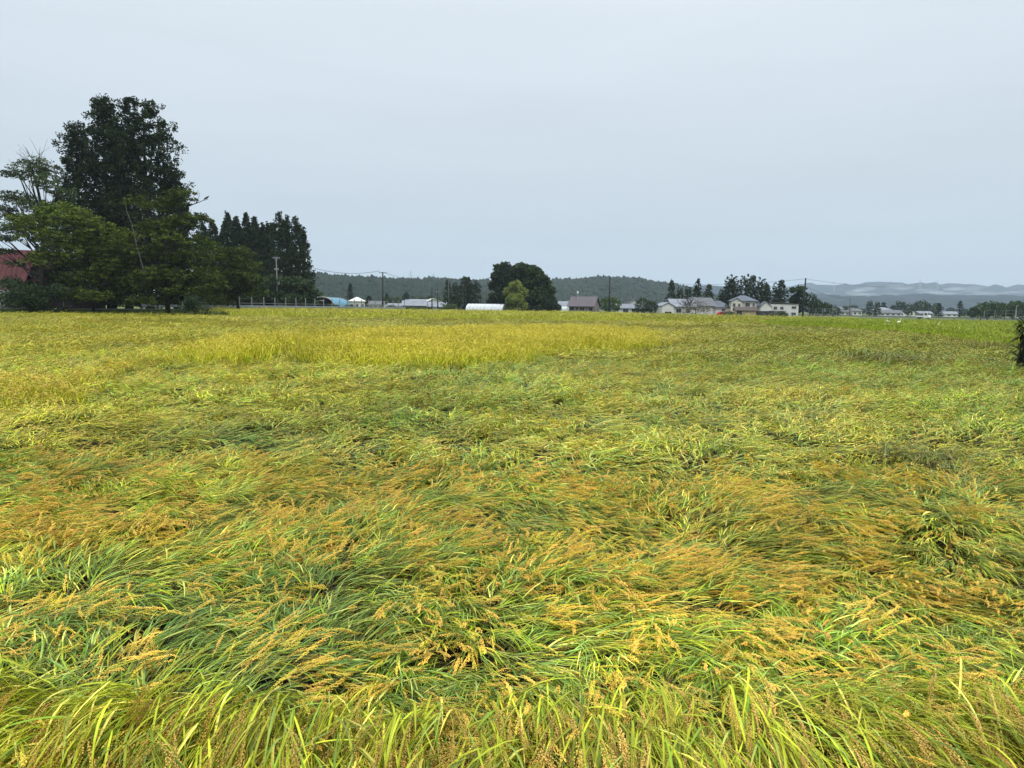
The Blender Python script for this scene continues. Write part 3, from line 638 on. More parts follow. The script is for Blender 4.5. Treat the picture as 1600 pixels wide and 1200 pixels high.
pad_tree('dark tree filling the grove beneath the right hand cedars', 205, 118, [(190, 425, 26, 16), (215, 450, 30, 14), (180, 455, 24, 14), (205, 470, 26, 8)], 20, DRK*1.3, per=50, lsize=.2, flat=.7, trunk=.25, zb=ZS)
# leaning pale dead trunk
t = thing('dead_tree', 'pale bare leaning trunk in front of the right hand cedars', 'dead tree', tuple(at(232, 484, 106)))
b = MB(); O = at(232, 484, 106)
b.tube([at(232, 486, 106)-O, at(224, 420, 106)-O, at(213, 382, 106)-O, at(206, 350, 106)-O], [.12, .10, .08, .05], 6); b.build('trunk', PBARK, t, smooth=True)
b = MB(); b.tube([at(206, 350, 106)-O, at(198, 330, 106)-O, at(195, 308, 106)-O], [.07, .06, .03], 5); b.tube([at(212, 380, 106)-O, at(222, 360, 106.5)-O, at(220, 345, 107)-O], [.06, .04, .02], 5); b.build('limb', PBARK, t)
# black bird on the outermost twig
def bird(name, label, cat, P, s, mbody, mbeak, longneck, face=1):
    t = thing(name, label, cat, tuple(P)); b = MB()
    if longneck:   # egret
        z0 = .32*s*2
        b.tube(np.array([(-.24, 0, .40), (-.12, 0, .50), (.02, 0, .56), (.12, 0, .60), (.18, 0, .68), (.14, 0, .78), (.18, 0, .88), (.24, 0, .90)])*[s*face, s, s], np.array([.015, .09, .12, .08, .035, .03, .03, .035])*s, 8)
        b.build('body', mbody, t, smooth=True); b = MB(); b.tube(np.array([(.25, 0, .90), (.36, 0, .88)])*[s*face, s, s], [.014*s, .004*s], 5); b.build('beak', mbeak, t)
        for e in (-.03, .03):
            b = MB(); b.tube(np.array([(.0, e, -.05), (.0, e, .46)])*s, .012*s, 5); b.build('leg', mbeak, t)
    else:
        b.tube(np.array([(-.30, 0, -.06), (-.18, 0, .04), (-.02, 0, .12), (.10, 0, .18), (.17, 0, .26), (.20, 0, .30)])*[s*face, s, s], np.array([.03, .07, .10, .08, .055, .03])*s, 8)
        b.build('body', mbody, t, smooth=True); b = MB(); b.tube(np.array([(.20, 0, .28), (.29, 0, .26)])*[s*face, s, s], [.02*s, .004*s], 5); b.build('beak', mbeak, t)
        for e in (-.03, .03):
            b = MB(); b.tube(np.array([(.0, e, -.03), (.0, e, .10)])*s, .012*s, 4); b.build('leg', mbeak, t)
BLK = mat('black_feathers', (.012, .012, .014), .5, .4); WHF = mat('white_feathers', (.85, .85, .83), .7, .2); BEAK = mat('beak', (.25, .2, .06), .4, .4)
P = at(323, 311, 108); bird('crow', 'black crow perched on the outermost twig of the tree beside the grove', 'bird', P, 1.5, BLK, BLK, False)
b = MB(); b.tube([at(292, 322, 108), at(306, 318, 108), at(318, 313, 108), at(325, 311.5, 108)], [.10, .07, .045, .02], 5); b.tube([at(306, 318, 108), at(312, 305, 108), at(310, 298, 108)], [.04, .03, .015], 4)
b.tube([at(296, 346, 108), at(315, 343, 108), at(330, 341, 108)], [.10, .06, .02], 5)
tag(b.build('branch', BARK), 'bare forked branch sticking out right of the grove under the crow', 'branch')

# row of cedars behind the road
rowc = [(317, 350, 26), (332, 344, 28), (344, 366, 22), (355, 333, 26), (369, 339, 28), (384.5, 334, 24), (398, 339, 28), (410, 350, 24), (418, 350, 22), (436, 331, 32), (449, 337, 24), (461, 339, 28), (474, 356, 22)]
for i, (x, y, w) in enumerate(rowc):
    lb = ['shortest spire at the left end of the cedar row behind the road', 'second cedar of the row, broad and dark', 'low cedar tucked between two spires in the row', 'tall slim spire in the left half of the cedar row', 'cedar with a split looking top beside the tall slim spire', 'sharp pointed spire in the middle of the cedar row', 'cedar with upswept side branches in the middle of the row', 'low narrow cedar right of the upswept one', 'thin spiky cedar before the big right hand group', 'tallest and widest cedar in the right half of the row', 'cedar close behind the widest one of the row', 'rounded cedar near the right end of the row', 'ragged cedar at the right end of the row beside the greenhouse'][i]
    rt = i >= 9
    cedar(lb, x, y, 190 if not rt else 182, w*1.75 if not rt else w*1.35, 40+i, group='cedars in a row behind the road', bare=.06, tuft=.5 if not rt else .62, lsize=.28, per=11, dens=.75, top=.04 if not rt else .06, shape=.85 if not rt else .72, col=SUG*1.1, nl=20)
for i, (x, y, w, lb) in enumerate([(309, 362, 20, 'low dark cedar behind the left end of the row'), (325, 366, 26, 'cedar filling the gap between the first two spires of the row'), (349, 352, 24, 'cedar set back behind the tall slim spire'), (376, 355, 28, 'cedar set back between the split topped one and the sharp spire'), (391, 352, 26, 'cedar set back behind the sharp pointed spire'), (405, 360, 26, 'cedar set back behind the upswept one'), (425, 350, 28, 'cedar set back left of the widest one of the row'), (443, 348, 28, 'cedar set back right of the widest one of the row'), (468, 352, 26, 'cedar set back near the right end of the row')]):
    cedar(lb, x, y, 205, w*1.7, 140+i, group='cedars in a row behind the road', bare=.06, tuft=.6, lsize=.34, per=9, dens=.8, top=.05, shape=.75, col=SUG*1.1, nl=12)
for i, (x, w, y0) in enumerate([(408, 24, 440), (436, 28, 432), (466, 30, 436), (330, 30, 448), (380, 30, 446), (484, 10, 452)]):
    lb = ['low dark tree under the middle cedars of the row', 'bushy dark tree behind the guard fence posts', 'dark leafy tree at the right foot of the cedar row', 'dark low tree behind the left end of the guard fence', 'dark shrubby tree left of the streetside pole', 'small dark shrub beside the greenhouse arch'][i]
    pad_tree(lb, x, 172, [(x, y0+6, w*.7, 9), (x-w*.5, y0+20, w*.6, 10), (x+w*.5, y0+20, w*.6, 10), (x, y0+30, w*.9, 9)], 60+i, DRK*1.3, per=36, lsize=.32, flat=.7, trunk=.25)

# ------------------------------------------------------------------ shared far trees
class Proto: pass
def proto_con(seed, rad, top, shape, col):
    rg = np.random.default_rng(seed); p = Proto()
    b, cen = cedar_crown(rg, 14, rad, 0, .07, .55, 9, .30, col, .8, top, shape)
    p.crown = b.mesh('crown', FOL, True); p.trunk = trunk_mb(13, .3, rg, sides=6).mesh('trunk', BARK, smooth=True); p.h = 14.; p.r = rad
    return p
def proto_brd(seed, col, rx=5, ry=4.2):
    rg = np.random.default_rng(seed); p = Proto(); b = MB()
    n = 150; d = rg.normal(0, 1, (n, 3)); d /= np.linalg.norm(d, axis=1)[:, None]; d *= rg.uniform(.35, 1, (n, 1))**.5
    d *= 1+.25*(vn(d[:, 0]*2+d[:, 1], d[:, 2]*2, seed)-.5)[:, None]
    leaves(b, d*[rx, rx, ry]+[0, 0, ry+1.], .85*rg.uniform(.7, 1.3, n), 16, .33, col, rg, .8)
    p.crown = b.mesh('crown', FOL, True); p.trunk = trunk_mb(5.5, .28, rg, sides=6).mesh('trunk', BARK, smooth=True); p.h = 2*ry+1.1; p.r = rx
    return p
PC = [proto_con(201, 2.6, .12, .75, SUG*1.15), proto_con(202, 3.2, .25, .5, SUG*1.15), proto_con(203, 2.9, .18, .6, SUG*1.3), proto_con(204, 2.2, .06, .9, SUG*1.1)]
PB = [proto_brd(211, DRK*1.5), proto_brd(212, BRO), proto_brd(213, DRK*1.2, 5, 3.2), proto_brd(214, np.array([.10, .14, .05]))]
def far_tree(p, label, x, ytop, Y, wpx=None, name='cedar_tree', cat='tree', group=None, zb=0):
    T = at(x, ytop, Y); H = T[2]-zb; s = H/p.h; sx = s if wpx is None else (wpx/2*Y/F)/p.r
    t = thing(name, label, cat, (T[0], Y, zb), rz=rng.uniform(0, 6), group=group)
    child('trunk', p.trunk, t, scale=(sx, sx, s)); child('crown', p.crown, t, scale=(sx, sx, s)); return t
GC = 'conifers between the poles and the polytunnel'
for i, (x, y, w, lb) in enumerate([(700, 438, 16, 'pointed cedar at the left of the clump left of the polytunnel'), (712, 441, 16, 'short cedar in the clump left of the polytunnel'), (726, 433, 22, 'broad tall cedar in the middle of the clump behind the polytunnel'), (733, 433, 14, 'slender cedar just right of the broad one in the clump'), (743, 438, 20, 'cedar at the right end of the clump behind the polytunnel')]):
    far_tree(PC[i % 3 if i != 3 else 3], lb, x, y, 262, w*1.15, group=GC)
pad_tree('dark gappy evergreen at the left of the big round tree clump', 786, 250, [(786, 418, 15, 9), (778, 430, 12, 9), (795, 432, 14, 10), (776, 445, 14, 8), (792, 450, 16, 10), (780, 462, 16, 9), (770, 470, 10, 6), (790, 474, 14, 9)], 80, DRK, per=44, lsize=.38, flat=.8, trunk=.5)
pad_tree('huge round dark green tree between the polytunnel and the mauve house', 828, 246, [(815, 419, 18, 9), (832, 424, 18, 10), (806, 432, 16, 10), (845, 438, 18, 11), (826, 442, 24, 12), (856, 454, 12, 10), (840, 460, 24, 12), (812, 462, 20, 12), (860, 470, 10, 10), (835, 478, 28, 10), (850, 484, 22, 6)], 81, np.array([.040, .068, .018]), per=48, lsize=.4, flat=.8, trunk=.6)
pad_tree('dark lower tree at the right skirt of the big round tree', 866, 240, [(858, 474, 12, 9), (868, 482, 10, 7), (848, 482, 14, 8)], 82, DRK*1.1, per=44, lsize=.36, flat=.8, trunk=.3)
pad_tree('light yellow green willow in front of the big round tree', 806, 232, [(806, 445, 12, 6), (797, 455, 10, 7), (814, 457, 12, 8), (805, 466, 16, 8), (812, 477, 14, 8), (797, 475, 8, 7), (806, 484, 12, 5)], 83, np.array([.17, .21, .045]), per=48, lsize=.3, flat=.9, trunk=.25, name='willow_tree')
far_tree(PB[1], 'dark olive round tree standing in front of the mauve house gable', 955, 463.5, 226, 34, 'broadleaf_tree')
far_tree(PB[0], 'dark clipped evergreen right of the mauve house', 1003, 464, 224, 22, 'broadleaf_tree')
far_tree(PB[2], 'dark low evergreen before the white farmhouse', 1018, 470, 224, 20, 'broadleaf_tree')
GV = 'evergreens behind the village houses'
for i, (p, x, y, w, Y, lb) in enumerate([(0, 1050, 438, 15, 262, 'slender two tiered cedar behind the white farmhouse'), (1, 1062, 449, 14, 264, 'short cedar just right of the slender two tiered one'), (1, 1075, 447, 16, 262, 'rounded dark cedar left of the tall spire'), (3, 1091, 436, 17, 260, 'tall dark spire behind the grey roofed house'), (2, 1108, 445, 18, 258, 'cedar with a pointed top right of the tall spire'),
        (1, 1140, 433, 24, 252, 'cedar at the left of the big dark clump behind the two storey house'), (1, 1146, 430, 22, 256, 'tall rounded cedar in the left half of the dark clump'), (1, 1166, 429, 24, 250, 'highest cedar behind the two storey house roof'), (2, 1177, 431, 20, 254, 'cedar leaning against the highest one'), (1, 1190, 434, 22, 250, 'pointed cedar right of the highest one'), (2, 1198, 444, 18, 254, 'lower cedar above the white L shaped house'), (1, 1214, 442, 22, 250, 'dark cedar above the left end of the white L shaped house'), (2, 1222, 438.5, 22, 252, 'tall dark cedar behind the white L shaped house'), (1, 1128, 452, 16, 250, 'low dark cedar behind the grey barn roof')]):
    far_tree(PC[p], lb, x, y, Y, w*1.15, group=GV)
pad_tree('open crowned pine behind the right end of the white L shaped house', 1246, 236, [(1240, 453, 10, 4), (1250, 451, 8, 4), (1247, 460, 12, 5), (1240, 468, 10, 5), (1252, 472, 10, 7), (1242, 482, 10, 7)], 84, DRK*1.4, per=40, lsize=.34, flat=.6, trunk=.3, name='pine_tree')
far_tree(PB[0], 'dark evergreen just right of the thick leaning pole', 1267, 457, 240, 22, 'broadleaf_tree', cat='tree')
far_tree(PB[0], 'dense dark tree before the far hazy mountains, right of the thick pole', 1275, 466, 238, 22, 'broadleaf_tree')
far_tree(PB[2], 'dark flat topped tree behind the wire mesh fence', 1288, 472, 250, 24, 'broadleaf_tree')
far_tree(PB[0], 'low dark tree left of the far white houses', 1302, 476, 262, 20, 'broadleaf_tree')
GF = 'trees round the far houses on the right'
fars = [(0, 1310, 481, 12), (1, 1322, 478, 14), (4, 1334, 476, 14), (5, 1345, 482, 14), (1, 1360, 469.5, 12), (1, 1371, 471, 11), (2, 1381, 472.5, 11), (1, 1395, 476, 10), (1, 1404, 470, 12), (2, 1412, 472, 10), (4, 1420, 474, 14), (1, 1432, 473, 14), (4, 1441, 468, 16), (1, 1450, 473, 12), (5, 1463, 473, 14), (2, 1468, 474, 12), (4, 1486, 480, 12), (3, 1501, 470, 11), (4, 1508, 482, 10)]
fl = ['small pointed tree before the leftmost far white house', 'rounded conifer behind the leftmost far white house', 'leafy tree right of the thin distant pole', 'bush beside the thin distant pole', 'first of three pointed conifers behind the far farmhouses', 'middle one of three pointed conifers behind the far farmhouses', 'last and lowest of three pointed conifers behind the far farmhouses', 'low conifer above the far white farmhouse', 'tall conifer right of the far white farmhouse', 'conifer joined to the tall one by the far farmhouse', 'round tree before the parked pickup along the far road', 'conifer at the left flank of the broad round crown', 'broad round crown above the white pickup truck', 'conifer at the right flank of the broad round crown', 'round tree right of the white pickup truck', 'conifer overlapping the round tree right of the pickup', 'low round tree beside the small white far roofs', 'slim dark spire right of the small white far roofs', 'bush at the foot of the slim dark spire']
for i, (p, x, y, w) in enumerate(fars):
    pr = PC[p] if p < 4 else PB[p-4]
    far_tree(pr, fl[i], x, y, (455+5*(i % 4)) if i % 5 else 385, w*1.15, 'cedar_tree' if p < 4 else 'broadleaf_tree', group=GF)
for i, (x, y, w) in enumerate([(1534, 473, 22), (1546, 470, 20), (1558, 471, 24), (1572, 474, 22), (1585, 470, 22), (1598, 468, 26), (1615, 468, 26), (1522, 480, 14)]):
    far_tree(PB[[1, 0, 1, 0, 1, 0, 1, 2][i]], ['tree at the left end of the right hand treeline', 'highest dark crown at the left of the right hand treeline', 'greener crown in the right hand treeline above the mesh fence', 'low dark crown in the right hand treeline', 'crown behind the slim street lamp', 'large crown at the right edge of the picture', 'crown of the treeline reaching past the right edge', 'small bushy tree before the left end of the treeline'][i], x, y, 265, w*1.2, 'broadleaf_tree', group='treeline behind the mesh fence')
for i, (p, x, y, w, Y) in enumerate([(0, 547, 443, 12, 330), (0, 576, 462, 12, 320), (4, 606, 462, 14, 320), (0, 604, 459, 9, 324), (5, 622, 463, 10, 330), (1, 634, 456, 13, 330), (4, 646, 463, 12, 340), (4, 660, 463, 14, 345), (4, 672, 461, 14, 345), (5, 686, 464, 12, 345), (0, 559, 466, 8, 320), (5, 712, 462, 14, 300), (4, 880, 468, 12, 300)]):
    pr = PC[p] if p < 4 else PB[p-4]
    far_tree(pr, ['dark conifer above the blue hoop house', 'small conifer between the white houses', 'low round tree left of the crossarmed pole base', 'small spire behind the crossarmed pole', 'bush right of the crossarmed pole', 'pointed conifer before the hill in the left village', 'round tree left of the two thin poles', 'round tree behind the long pale roof', 'round tree between the two thin poles', 'bush right of the two thin poles', 'small spire behind the white house', 'bush left of the conifer clump', 'bush left of the mauve house'][i], x, y, Y, w*1.2, 'cedar_tree' if p < 4 else 'broadleaf_tree', group='trees in the left part of the village')
# brown, nearly bare shrub tree
pad_tree('brown nearly leafless shrubby tree in front of the grey roofed house', 1088, 222, [(1075, 478, 14, 7), (1095, 474, 14, 6), (1085, 483, 20, 7), (1102, 484, 14, 6), (1070, 487, 12, 5)], 85, np.array([.10, .085, .06]), per=12, lsize=.14, flat=.8, trunk=.16, bark=mat('brown_twigs', (.075, .058, .05), .9), twigs=40, name='bare_shrub', cat='shrub')

# ------------------------------------------------------------------ buildings
def rotpt(): pass
GLASS = mat('window_glass', (.03, .035, .04), .15, .6); FRAME = mat('window_frame', (.35, .35, .35), .6)
DGL = mat('opening_shade', (.02, .02, .02), .8)  # near black colour stands in for the shade inside openings
def prism(b, x0, x1, y0, y1, z0, z1, axis, th=.16):
    """solid gable roof"""
    if axis == 'x':
        ym = (y0+y1)/2; c = [(x0, y0, z0), (x0, y1, z0), (x0, y1, z0+th), (x0, ym, z1+th), (x0, y0, z0+th)]; d = [(x1, p[1], p[2]) for p in c]
    else:
        xm = (x0+x1)/2; c = [(x1, y0, z0), (x0, y0, z0), (x0, y0, z0+th), (xm, y0, z1+th), (x1, y0, z0+th)]; d = [(p[0], y1, p[2]) for p in c]
    v = np.array(c+d); n = 5
    b.add(v, f3=[(2, 4, 3), (7, 8, 9)], f4=[(0, 4, 2, 1), (5, 6, 7, 9)]+[(i, (i+1) % n, (i+1) % n+n, i+n) for i in range(n)])
def hipr(b, x0, x1, y0, y1, z0, z1, th=.16):
    m = min(x1-x0, y1-y0)/2*.9; ym = (y0+y1)/2; xm = (x0+x1)/2
    rx0, rx1, ry0, ry1 = (x0+m, x1-m, ym, ym) if x1-x0 >= y1-y0 else (xm, xm, y0+m, y1-m)
    v = [(x0, y0, z0), (x1, y0, z0), (x1, y1, z0), (x0, y1, z0), (x0, y0, z0+th), (x1, y0, z0+th), (x1, y1, z0+th), (x0, y1, z0+th)]
    if x1-x0 >= y1-y0:
        v += [(rx0, ym, z1+th), (rx1, ym, z1+th)]; f4 = [(4, 5, 9, 8), (6, 7, 8, 9)]; f3 = [(5, 6, 9), (7, 4, 8)]
    else:
        v += [(xm, ry0, z1+th), (xm, ry1, z1+th)]; f4 = [(5, 6, 9, 8), (7, 4, 8, 9)]; f3 = [(4, 5, 8), (6, 7, 9)]
    b.add(v, f3=f3, f4=f4+[(0, 3, 2, 1), (0, 1, 5, 4), (1, 2, 6, 5), (2, 3, 7, 6), (3, 0, 4, 7)])
def wallm(x, y): pass
def wing(t, x0, x1, y0, y1, zw, zr, roof, wm, rm, ov=.6, z0=0):
    b = MB(); b.box(x0, x1, y0, y1, z0-.1, zw)
    if roof in ('x', 'y'):      # gable triangles
        if roof == 'x':
            for x in (x0, x1-.12): ym = (y0+y1)/2; b.add([(x, y0, zw), (x, y1, zw), (x, ym, zr-.1), (x+.12, y0, zw), (x+.12, y1, zw), (x+.12, ym, zr-.1)], f3=[(0, 2, 1), (3, 4, 5)], f4=[(0, 3, 5, 2), (1, 2, 5, 4)])
        else:
            for y in (y0, y1-.12): xm = (x0+x1)/2; b.add([(x0, y, zw), (x1, y, zw), (xm, y, zr-.1), (x0, y+.12, zw), (x1, y+.12, zw), (xm, y+.12, zr-.1)], f3=[(0, 1, 2), (3, 5, 4)], f4=[(0, 2, 5, 3), (1, 4, 5, 2)])
    b.build('wall', wm, t)
    b = MB()
    if roof == 'x':   # two sloping slabs with overhang
        ym = (y0+y1)/2; k = (zr-zw)/(ym-y0)
        for s in (-1, 1):
            ye = ym+s*(ym-y0+ov); ze = zw-k*ov; th = .18
            v = [(x0-ov, ym, zr), (x1+ov, ym, zr), (x1+ov, ye, ze), (x0-ov, ye, ze)]; v += [(p[0], p[1], p[2]+th) for p in v]
            b.add(v, f4=[(0, 1, 2, 3), (7, 6, 5, 4), (0, 4, 5, 1), (1, 5, 6, 2), (2, 6, 7, 3), (3, 7, 4, 0)])
    elif roof == 'y':
        xm = (x0+x1)/2; k = (zr-zw)/(xm-x0)
        for s in (-1, 1):
            xe = xm+s*(xm-x0+ov); ze = zw-k*ov; th = .18
            v = [(xm, y0-ov, zr), (xm, y1+ov, zr), (xe, y1+ov, ze), (xe, y0-ov, ze)]; v += [(p[0], p[1], p[2]+th) for p in v]
            b.add(v, f4=[(0, 1, 2, 3), (7, 6, 5, 4), (0, 4, 5, 1), (1, 5, 6, 2), (2, 6, 7, 3), (3, 7, 4, 0)])
    elif roof == 'hip': hipr(b, x0-ov, x1+ov, y0-ov, y1+ov, zw-.02, zr)
    else:   # single pitch, high side to the left (shed) or flat
        v = [(x0-ov, y0-ov, zr), (x1+ov, y0-ov, zw), (x1+ov, y1+ov, zw), (x0-ov, y1+ov, zr)]; v += [(p[0], p[1], p[2]+.2) for p in v]
        b.add(v, f4=[(0, 3, 2, 1), (4, 5, 6, 7), (0, 1, 5, 4), (1, 2, 6, 5), (2, 3, 7, 6), (3, 0, 4, 7)])
    return b.build('roof', rm, t)
def window(t, x, y, z, w, h, side='f', name='window', pane=GLASS, frame=FRAME):
    """side f: in a wall facing -y; side r: wall facing +x; l: facing -x"""
    fr = MB(); e = .08
    def bx(b, u0, u1, z0, z1, d0, d1):
        if side == 'f': b.box(x+u0, x+u1, y-d1, y-d0, z+z0, z+z1)
        elif side == 'r': b.box(x+d0, x+d1, y+u0, y+u1, z+z0, z+z1)
        else: b.box(x-d1, x-d0, y+u0, y+u1, z+z0, z+z1)
    bx(fr, -w/2, w/2, -e, 0, .003, .10); bx(fr, -w/2, w/2, h, h+e, .003, .10); bx(fr, -w/2-e, -w/2, -e, h+e, .003, .12); bx(fr, w/2, w/2+e, -e, h+e, .003, .12); bx(fr, -.03, .03, 0, h, .003, .09)
    o = fr.build(name, frame, t); p = MB(); bx(p, -w/2, -.03, 0, h, .004, .05); bx(p, .03, w/2, 0, h, .004, .05); p.build('pane', pane, o)
def building(name, label, px, Y, rz=0, cat='house', zb=0, group=None):
    p = at(px, hor(px), Y); return thing(name, label, cat, (p[0], Y, zb), R(rz), group), Y/F
WHT = mat('white_wall', (.60, .60, .57), .7, .3, noise=(.8, .12)); CRM = mat('cream_wall', (.58, .56, .48), .8, .2, noise=(.8, .12)); MAU = mat('mauve_wall', (.24, .20, .20), .8, .2, noise=(.8, .12))
MAUR = mat('mauve_roof', (.095, .082, .092), .6, .4, noise=(.4, .15)); SLV = mat('silver_roof', (.20, .225, .265), .5, .5, noise=(.4, .2)); BLU = mat('slate_blue_roof', (.085, .105, .14), .55, .5, noise=(.4, .2)); GRY = mat('grey_roof', (.10, .108, .12), .55, .5, noise=(.4, .2))
BRN = mat('brown_roof', (.08, .062, .055), .6, .3, noise=(.5, .2)); TAN = mat('tan_wall', (.42, .33, .20), .8, .2); DKW = mat('dark_wall', (.045, .045, .05), .7, .3); NVY = mat('navy_roof', (.03, .04, .07), .4, .5)
RED = mat('red_tin_roof', (.085, .026, .028), .7, .15, noise=(.5, .3)); GW = mat('weathered_wall', (.30, .29, .27), .85, .2, noise=(.8, .3)); METAL = mat('galvanised_steel', (.38, .41, .44), .4, .5, metal=.3)
# mauve house
t, k = building('house', 'single storey mauve house with wide mauve roof and white roof vent', 914, 236, -22)
w = 56*k
wing(t, -w*.36, w*.32, -4.0, 4.0, 2.9, 5.7, 'x', MAU, MAUR)
for u in (-.27, -.13, .02): window(t, u*w, -4.0, 1.25, 1.4 if u != -.13 else .8, 1.15)
window(t, w*.26, -4.0, 1.1, 1.2, 1.2)
for u in (-2, 1.5): window(t, w*.32, u, 1.0, 1.2, 1.3, 'r')
b = MB(); b.tube([(-w*.18, -1.6, 4.2), (-w*.18, -1.6, 6.6)], .12, 6); b.build('vent_pipe', METAL, t)
b = MB(); b.tube([(-w*.18, -1.6, 6.6), (-w*.18, -1.6, 6.9), (-w*.18, -1.6, 7.3), (-w*.18, -1.6, 7.6)], [.18, .36, .34, .1], 8); b.build('vent_cap', WHT, t, smooth=True)
for u in (-.2, -.06, .12): b = MB(); b.box(u*w-.4, u*w+.4, -4.5, -4.12, 0, .8); b.build('outdoor_unit', WHT, t)
# white farmhouse
t, k = building('house', 'white farmhouse with silver stepped roofs between two dark evergreens', 988, 240, -8)
wing(t, -3.5, 5.5, -4.5, 4.5, 3.4, 5.5, 'y', WHT, SLV); wing(t, -5.2, 4.8, -6.5, -4.503, 2.5, 3.5, 'x', WHT, SLV, ov=.4)
window(t, -2.3, -6.5, .9, 1.6, 1.3); window(t, .8, -6.5, .4, 2.2, 1.9, pane=DGL); b = MB(); b.box(3.0, 4.0, -6.56, -6.503, 0, 2.0); b.build('door', DKW, t)
# white house with grey roof
t, k = building('house', 'white house with a silver porch roof beside a long grey roof', 1048, 236, 6)
wing(t, -4.6, -.6, -5, 2, 3.2, 4.2, 'y', WHT, SLV, ov=.3); wing(t, -.4, 7, -3.5, 4.5, 3.2, 5.4, 'x', WHT, SLV)
b = MB(); b.box(-3.6, -1.4, -5.06, -5.003, 0, 1.3); b.build('garage_opening_shade', DGL, t); window(t, 1.5, -3.5, 1.1, 1.6, 1.2); window(t, 4.6, -3.5, 1.1, 1.2, 1.1); window(t, -.6, -4.2, 1.6, .8, .9, 'r')  # dark slab on the wall stands for the garage's shaded inside
# grey roofed house / barn
t, k = building('house', 'white barn with a two part grey roof behind the bare shrub', 1104, 240, 10)
wing(t, -6, 1, -4, 4, 3.6, 6.0, 'x', WHT, GRY); wing(t, 1.003, 6, -4.6, 3.2, 2.9, 5.0, 'hip', WHT, BLU)
window(t, 3.8, -4.6, 1.7, 1.0, .7); window(t, 5.1, -4.6, 1.7, .5, .6)
t, k = building('garden_shed', 'small dark roofed lean-to behind the red car', 1133, 244, 0, cat='shed'); wing(t, -2.5, 3, -2, 2, 2.3, 3.2, 'x', GW, NVY, ov=.3)
# two storey house
t, k = building('house', 'two storey cream house with slate blue roofs, tallest in the village', 1160, 238, -14)
wing(t, -4.2, 4.0, -3.5, 4.0, 5.1, 6.9, 'hip', CRM, BLU); wing(t, -6.6, -4.203, -3.2, 3.0, 2.8, 4.0, 'y', CRM, BLU, ov=.4); wing(t, -4.0, -.5, -5.2, -3.503, 4.9, 6.0, 'y', CRM, BLU, ov=.3)
window(t, -3.0, -5.2, 3.3, .7, 1.0); window(t, -1.4, -5.2, 3.3, .6, .9); window(t, 1.3, -3.5, 3.4, 1.3, 1.1); window(t, 3.2, -3.5, 3.4, .5, 1.0); window(t, 1.3, -3.5, .8, 1.6, 1.3)
t, k = building('storehouse', 'low storehouse with a navy roof right of the two storey house', 1188, 244, 0, cat='storehouse'); wing(t, -4, 3, -3, 3, 2.6, 4.4, 'x', DKW, NVY, ov=.4)
# tan shed
t, k = building('garden_shed', 'tan walled shed with a brown gable roof at the field edge', 1166, 222, -8, cat='shed'); wing(t, -3.4, 2.6, -2, 2, 2.1, 3.1, 'x', TAN, BRN, ov=.35)
b = MB(); b.box(-3.1, -1.6, -2.05, -2.003, 0, 1.9); b.build('door', DKW, t)
# dark container
t, k = building('storage_container', 'long black storage container between the tan shed and the white house', 1195, 224, 0, cat='container')
b = MB(); b.box(-2.9, 2.5, -1.2, 1.2, .05, 2.0); b.build('body', DKW, t)
for i in range(9): b = MB(); b.box(-2.75+i*.62, -2.55+i*.62, -1.26, -1.203, .15, 1.9); b.build('rib', DKW, t)
b = MB(); b.box(2.7, 4.2, -1.0, 1.0, 0, 1.9); b.build('side_wall', GW, t)
# white L shaped house
t, k = building('house', 'white L shaped two storey house with thin brown eaves by the thick pole', 1213, 234, -10)
wing(t, -2.3, 6.2, -3, 3.5, 4.3, 4.7, 'shed', WHT, BRN, ov=.3); wing(t, -5.6, -2.303, -4, 3.0, 3.4, 4.9, 'y', WHT, GRY, ov=.2)
for u, z in ((-.9, 2.6), (1.1, 2.6)): window(t, u, -3, z, .9, .8)
for z in (2.9, .9): window(t, 4.8, -3, z, 1.3, .7)
b = MB(); b.box(-3.6, -2.5, -4.06, -4.003, 0, 2.0); b.build('door', DKW, t)
b = MB(); b.box(-3.0, 2.2, -5.0, -3.003, 1.95, 2.1); b.build('porch_roof', BRN, t)
# temple
t = thing('temple', 'temple hall with a broad red tin roof half hidden at the left edge', 'temple', tuple(np.array([xw(20, 138), 138, .2])), R(18))
wing(t, -12, 7.5, -6, 6, 4.6, 11.2, 'x', GW, RED, ov=1.6)
wing(t, 5.0, 9.6, -9.5, -6.6, 4.3, 9.4, 'y', mat('red_gable', (.10, .018, .018), .6), RED, ov=1.2)
for i in range(-5, 4): window(t, i*2.0, -6, .9, 1.5, 2.1, frame=mat('old_timber', (.07, .05, .035), .8))
b = MB(); b.box(-12, 3.5, -6.5, -6.05, 3.0, 4.2); b.build('plaster_band', WHT, t)
b = MB()
for i in range(26):
    x = -13.2+i*.85; b.tube([(x, -7.55, 3.05), (x, -.1, 11.35)], .05, 4)
tag(b.build('roof_seam', RED, t), kind='stuff')
t, k = building('outbuilding', 'pale weathered outbuilding under the temple roof at the left edge', 6, 118, 4, cat='outbuilding', zb=.2); wing(t, -6, 1.3, -2, 2, 2.4, 3.2, 'x', GW, GRY, ov=.4); window(t, -.2, -2, .9, 1.1, 1.0)
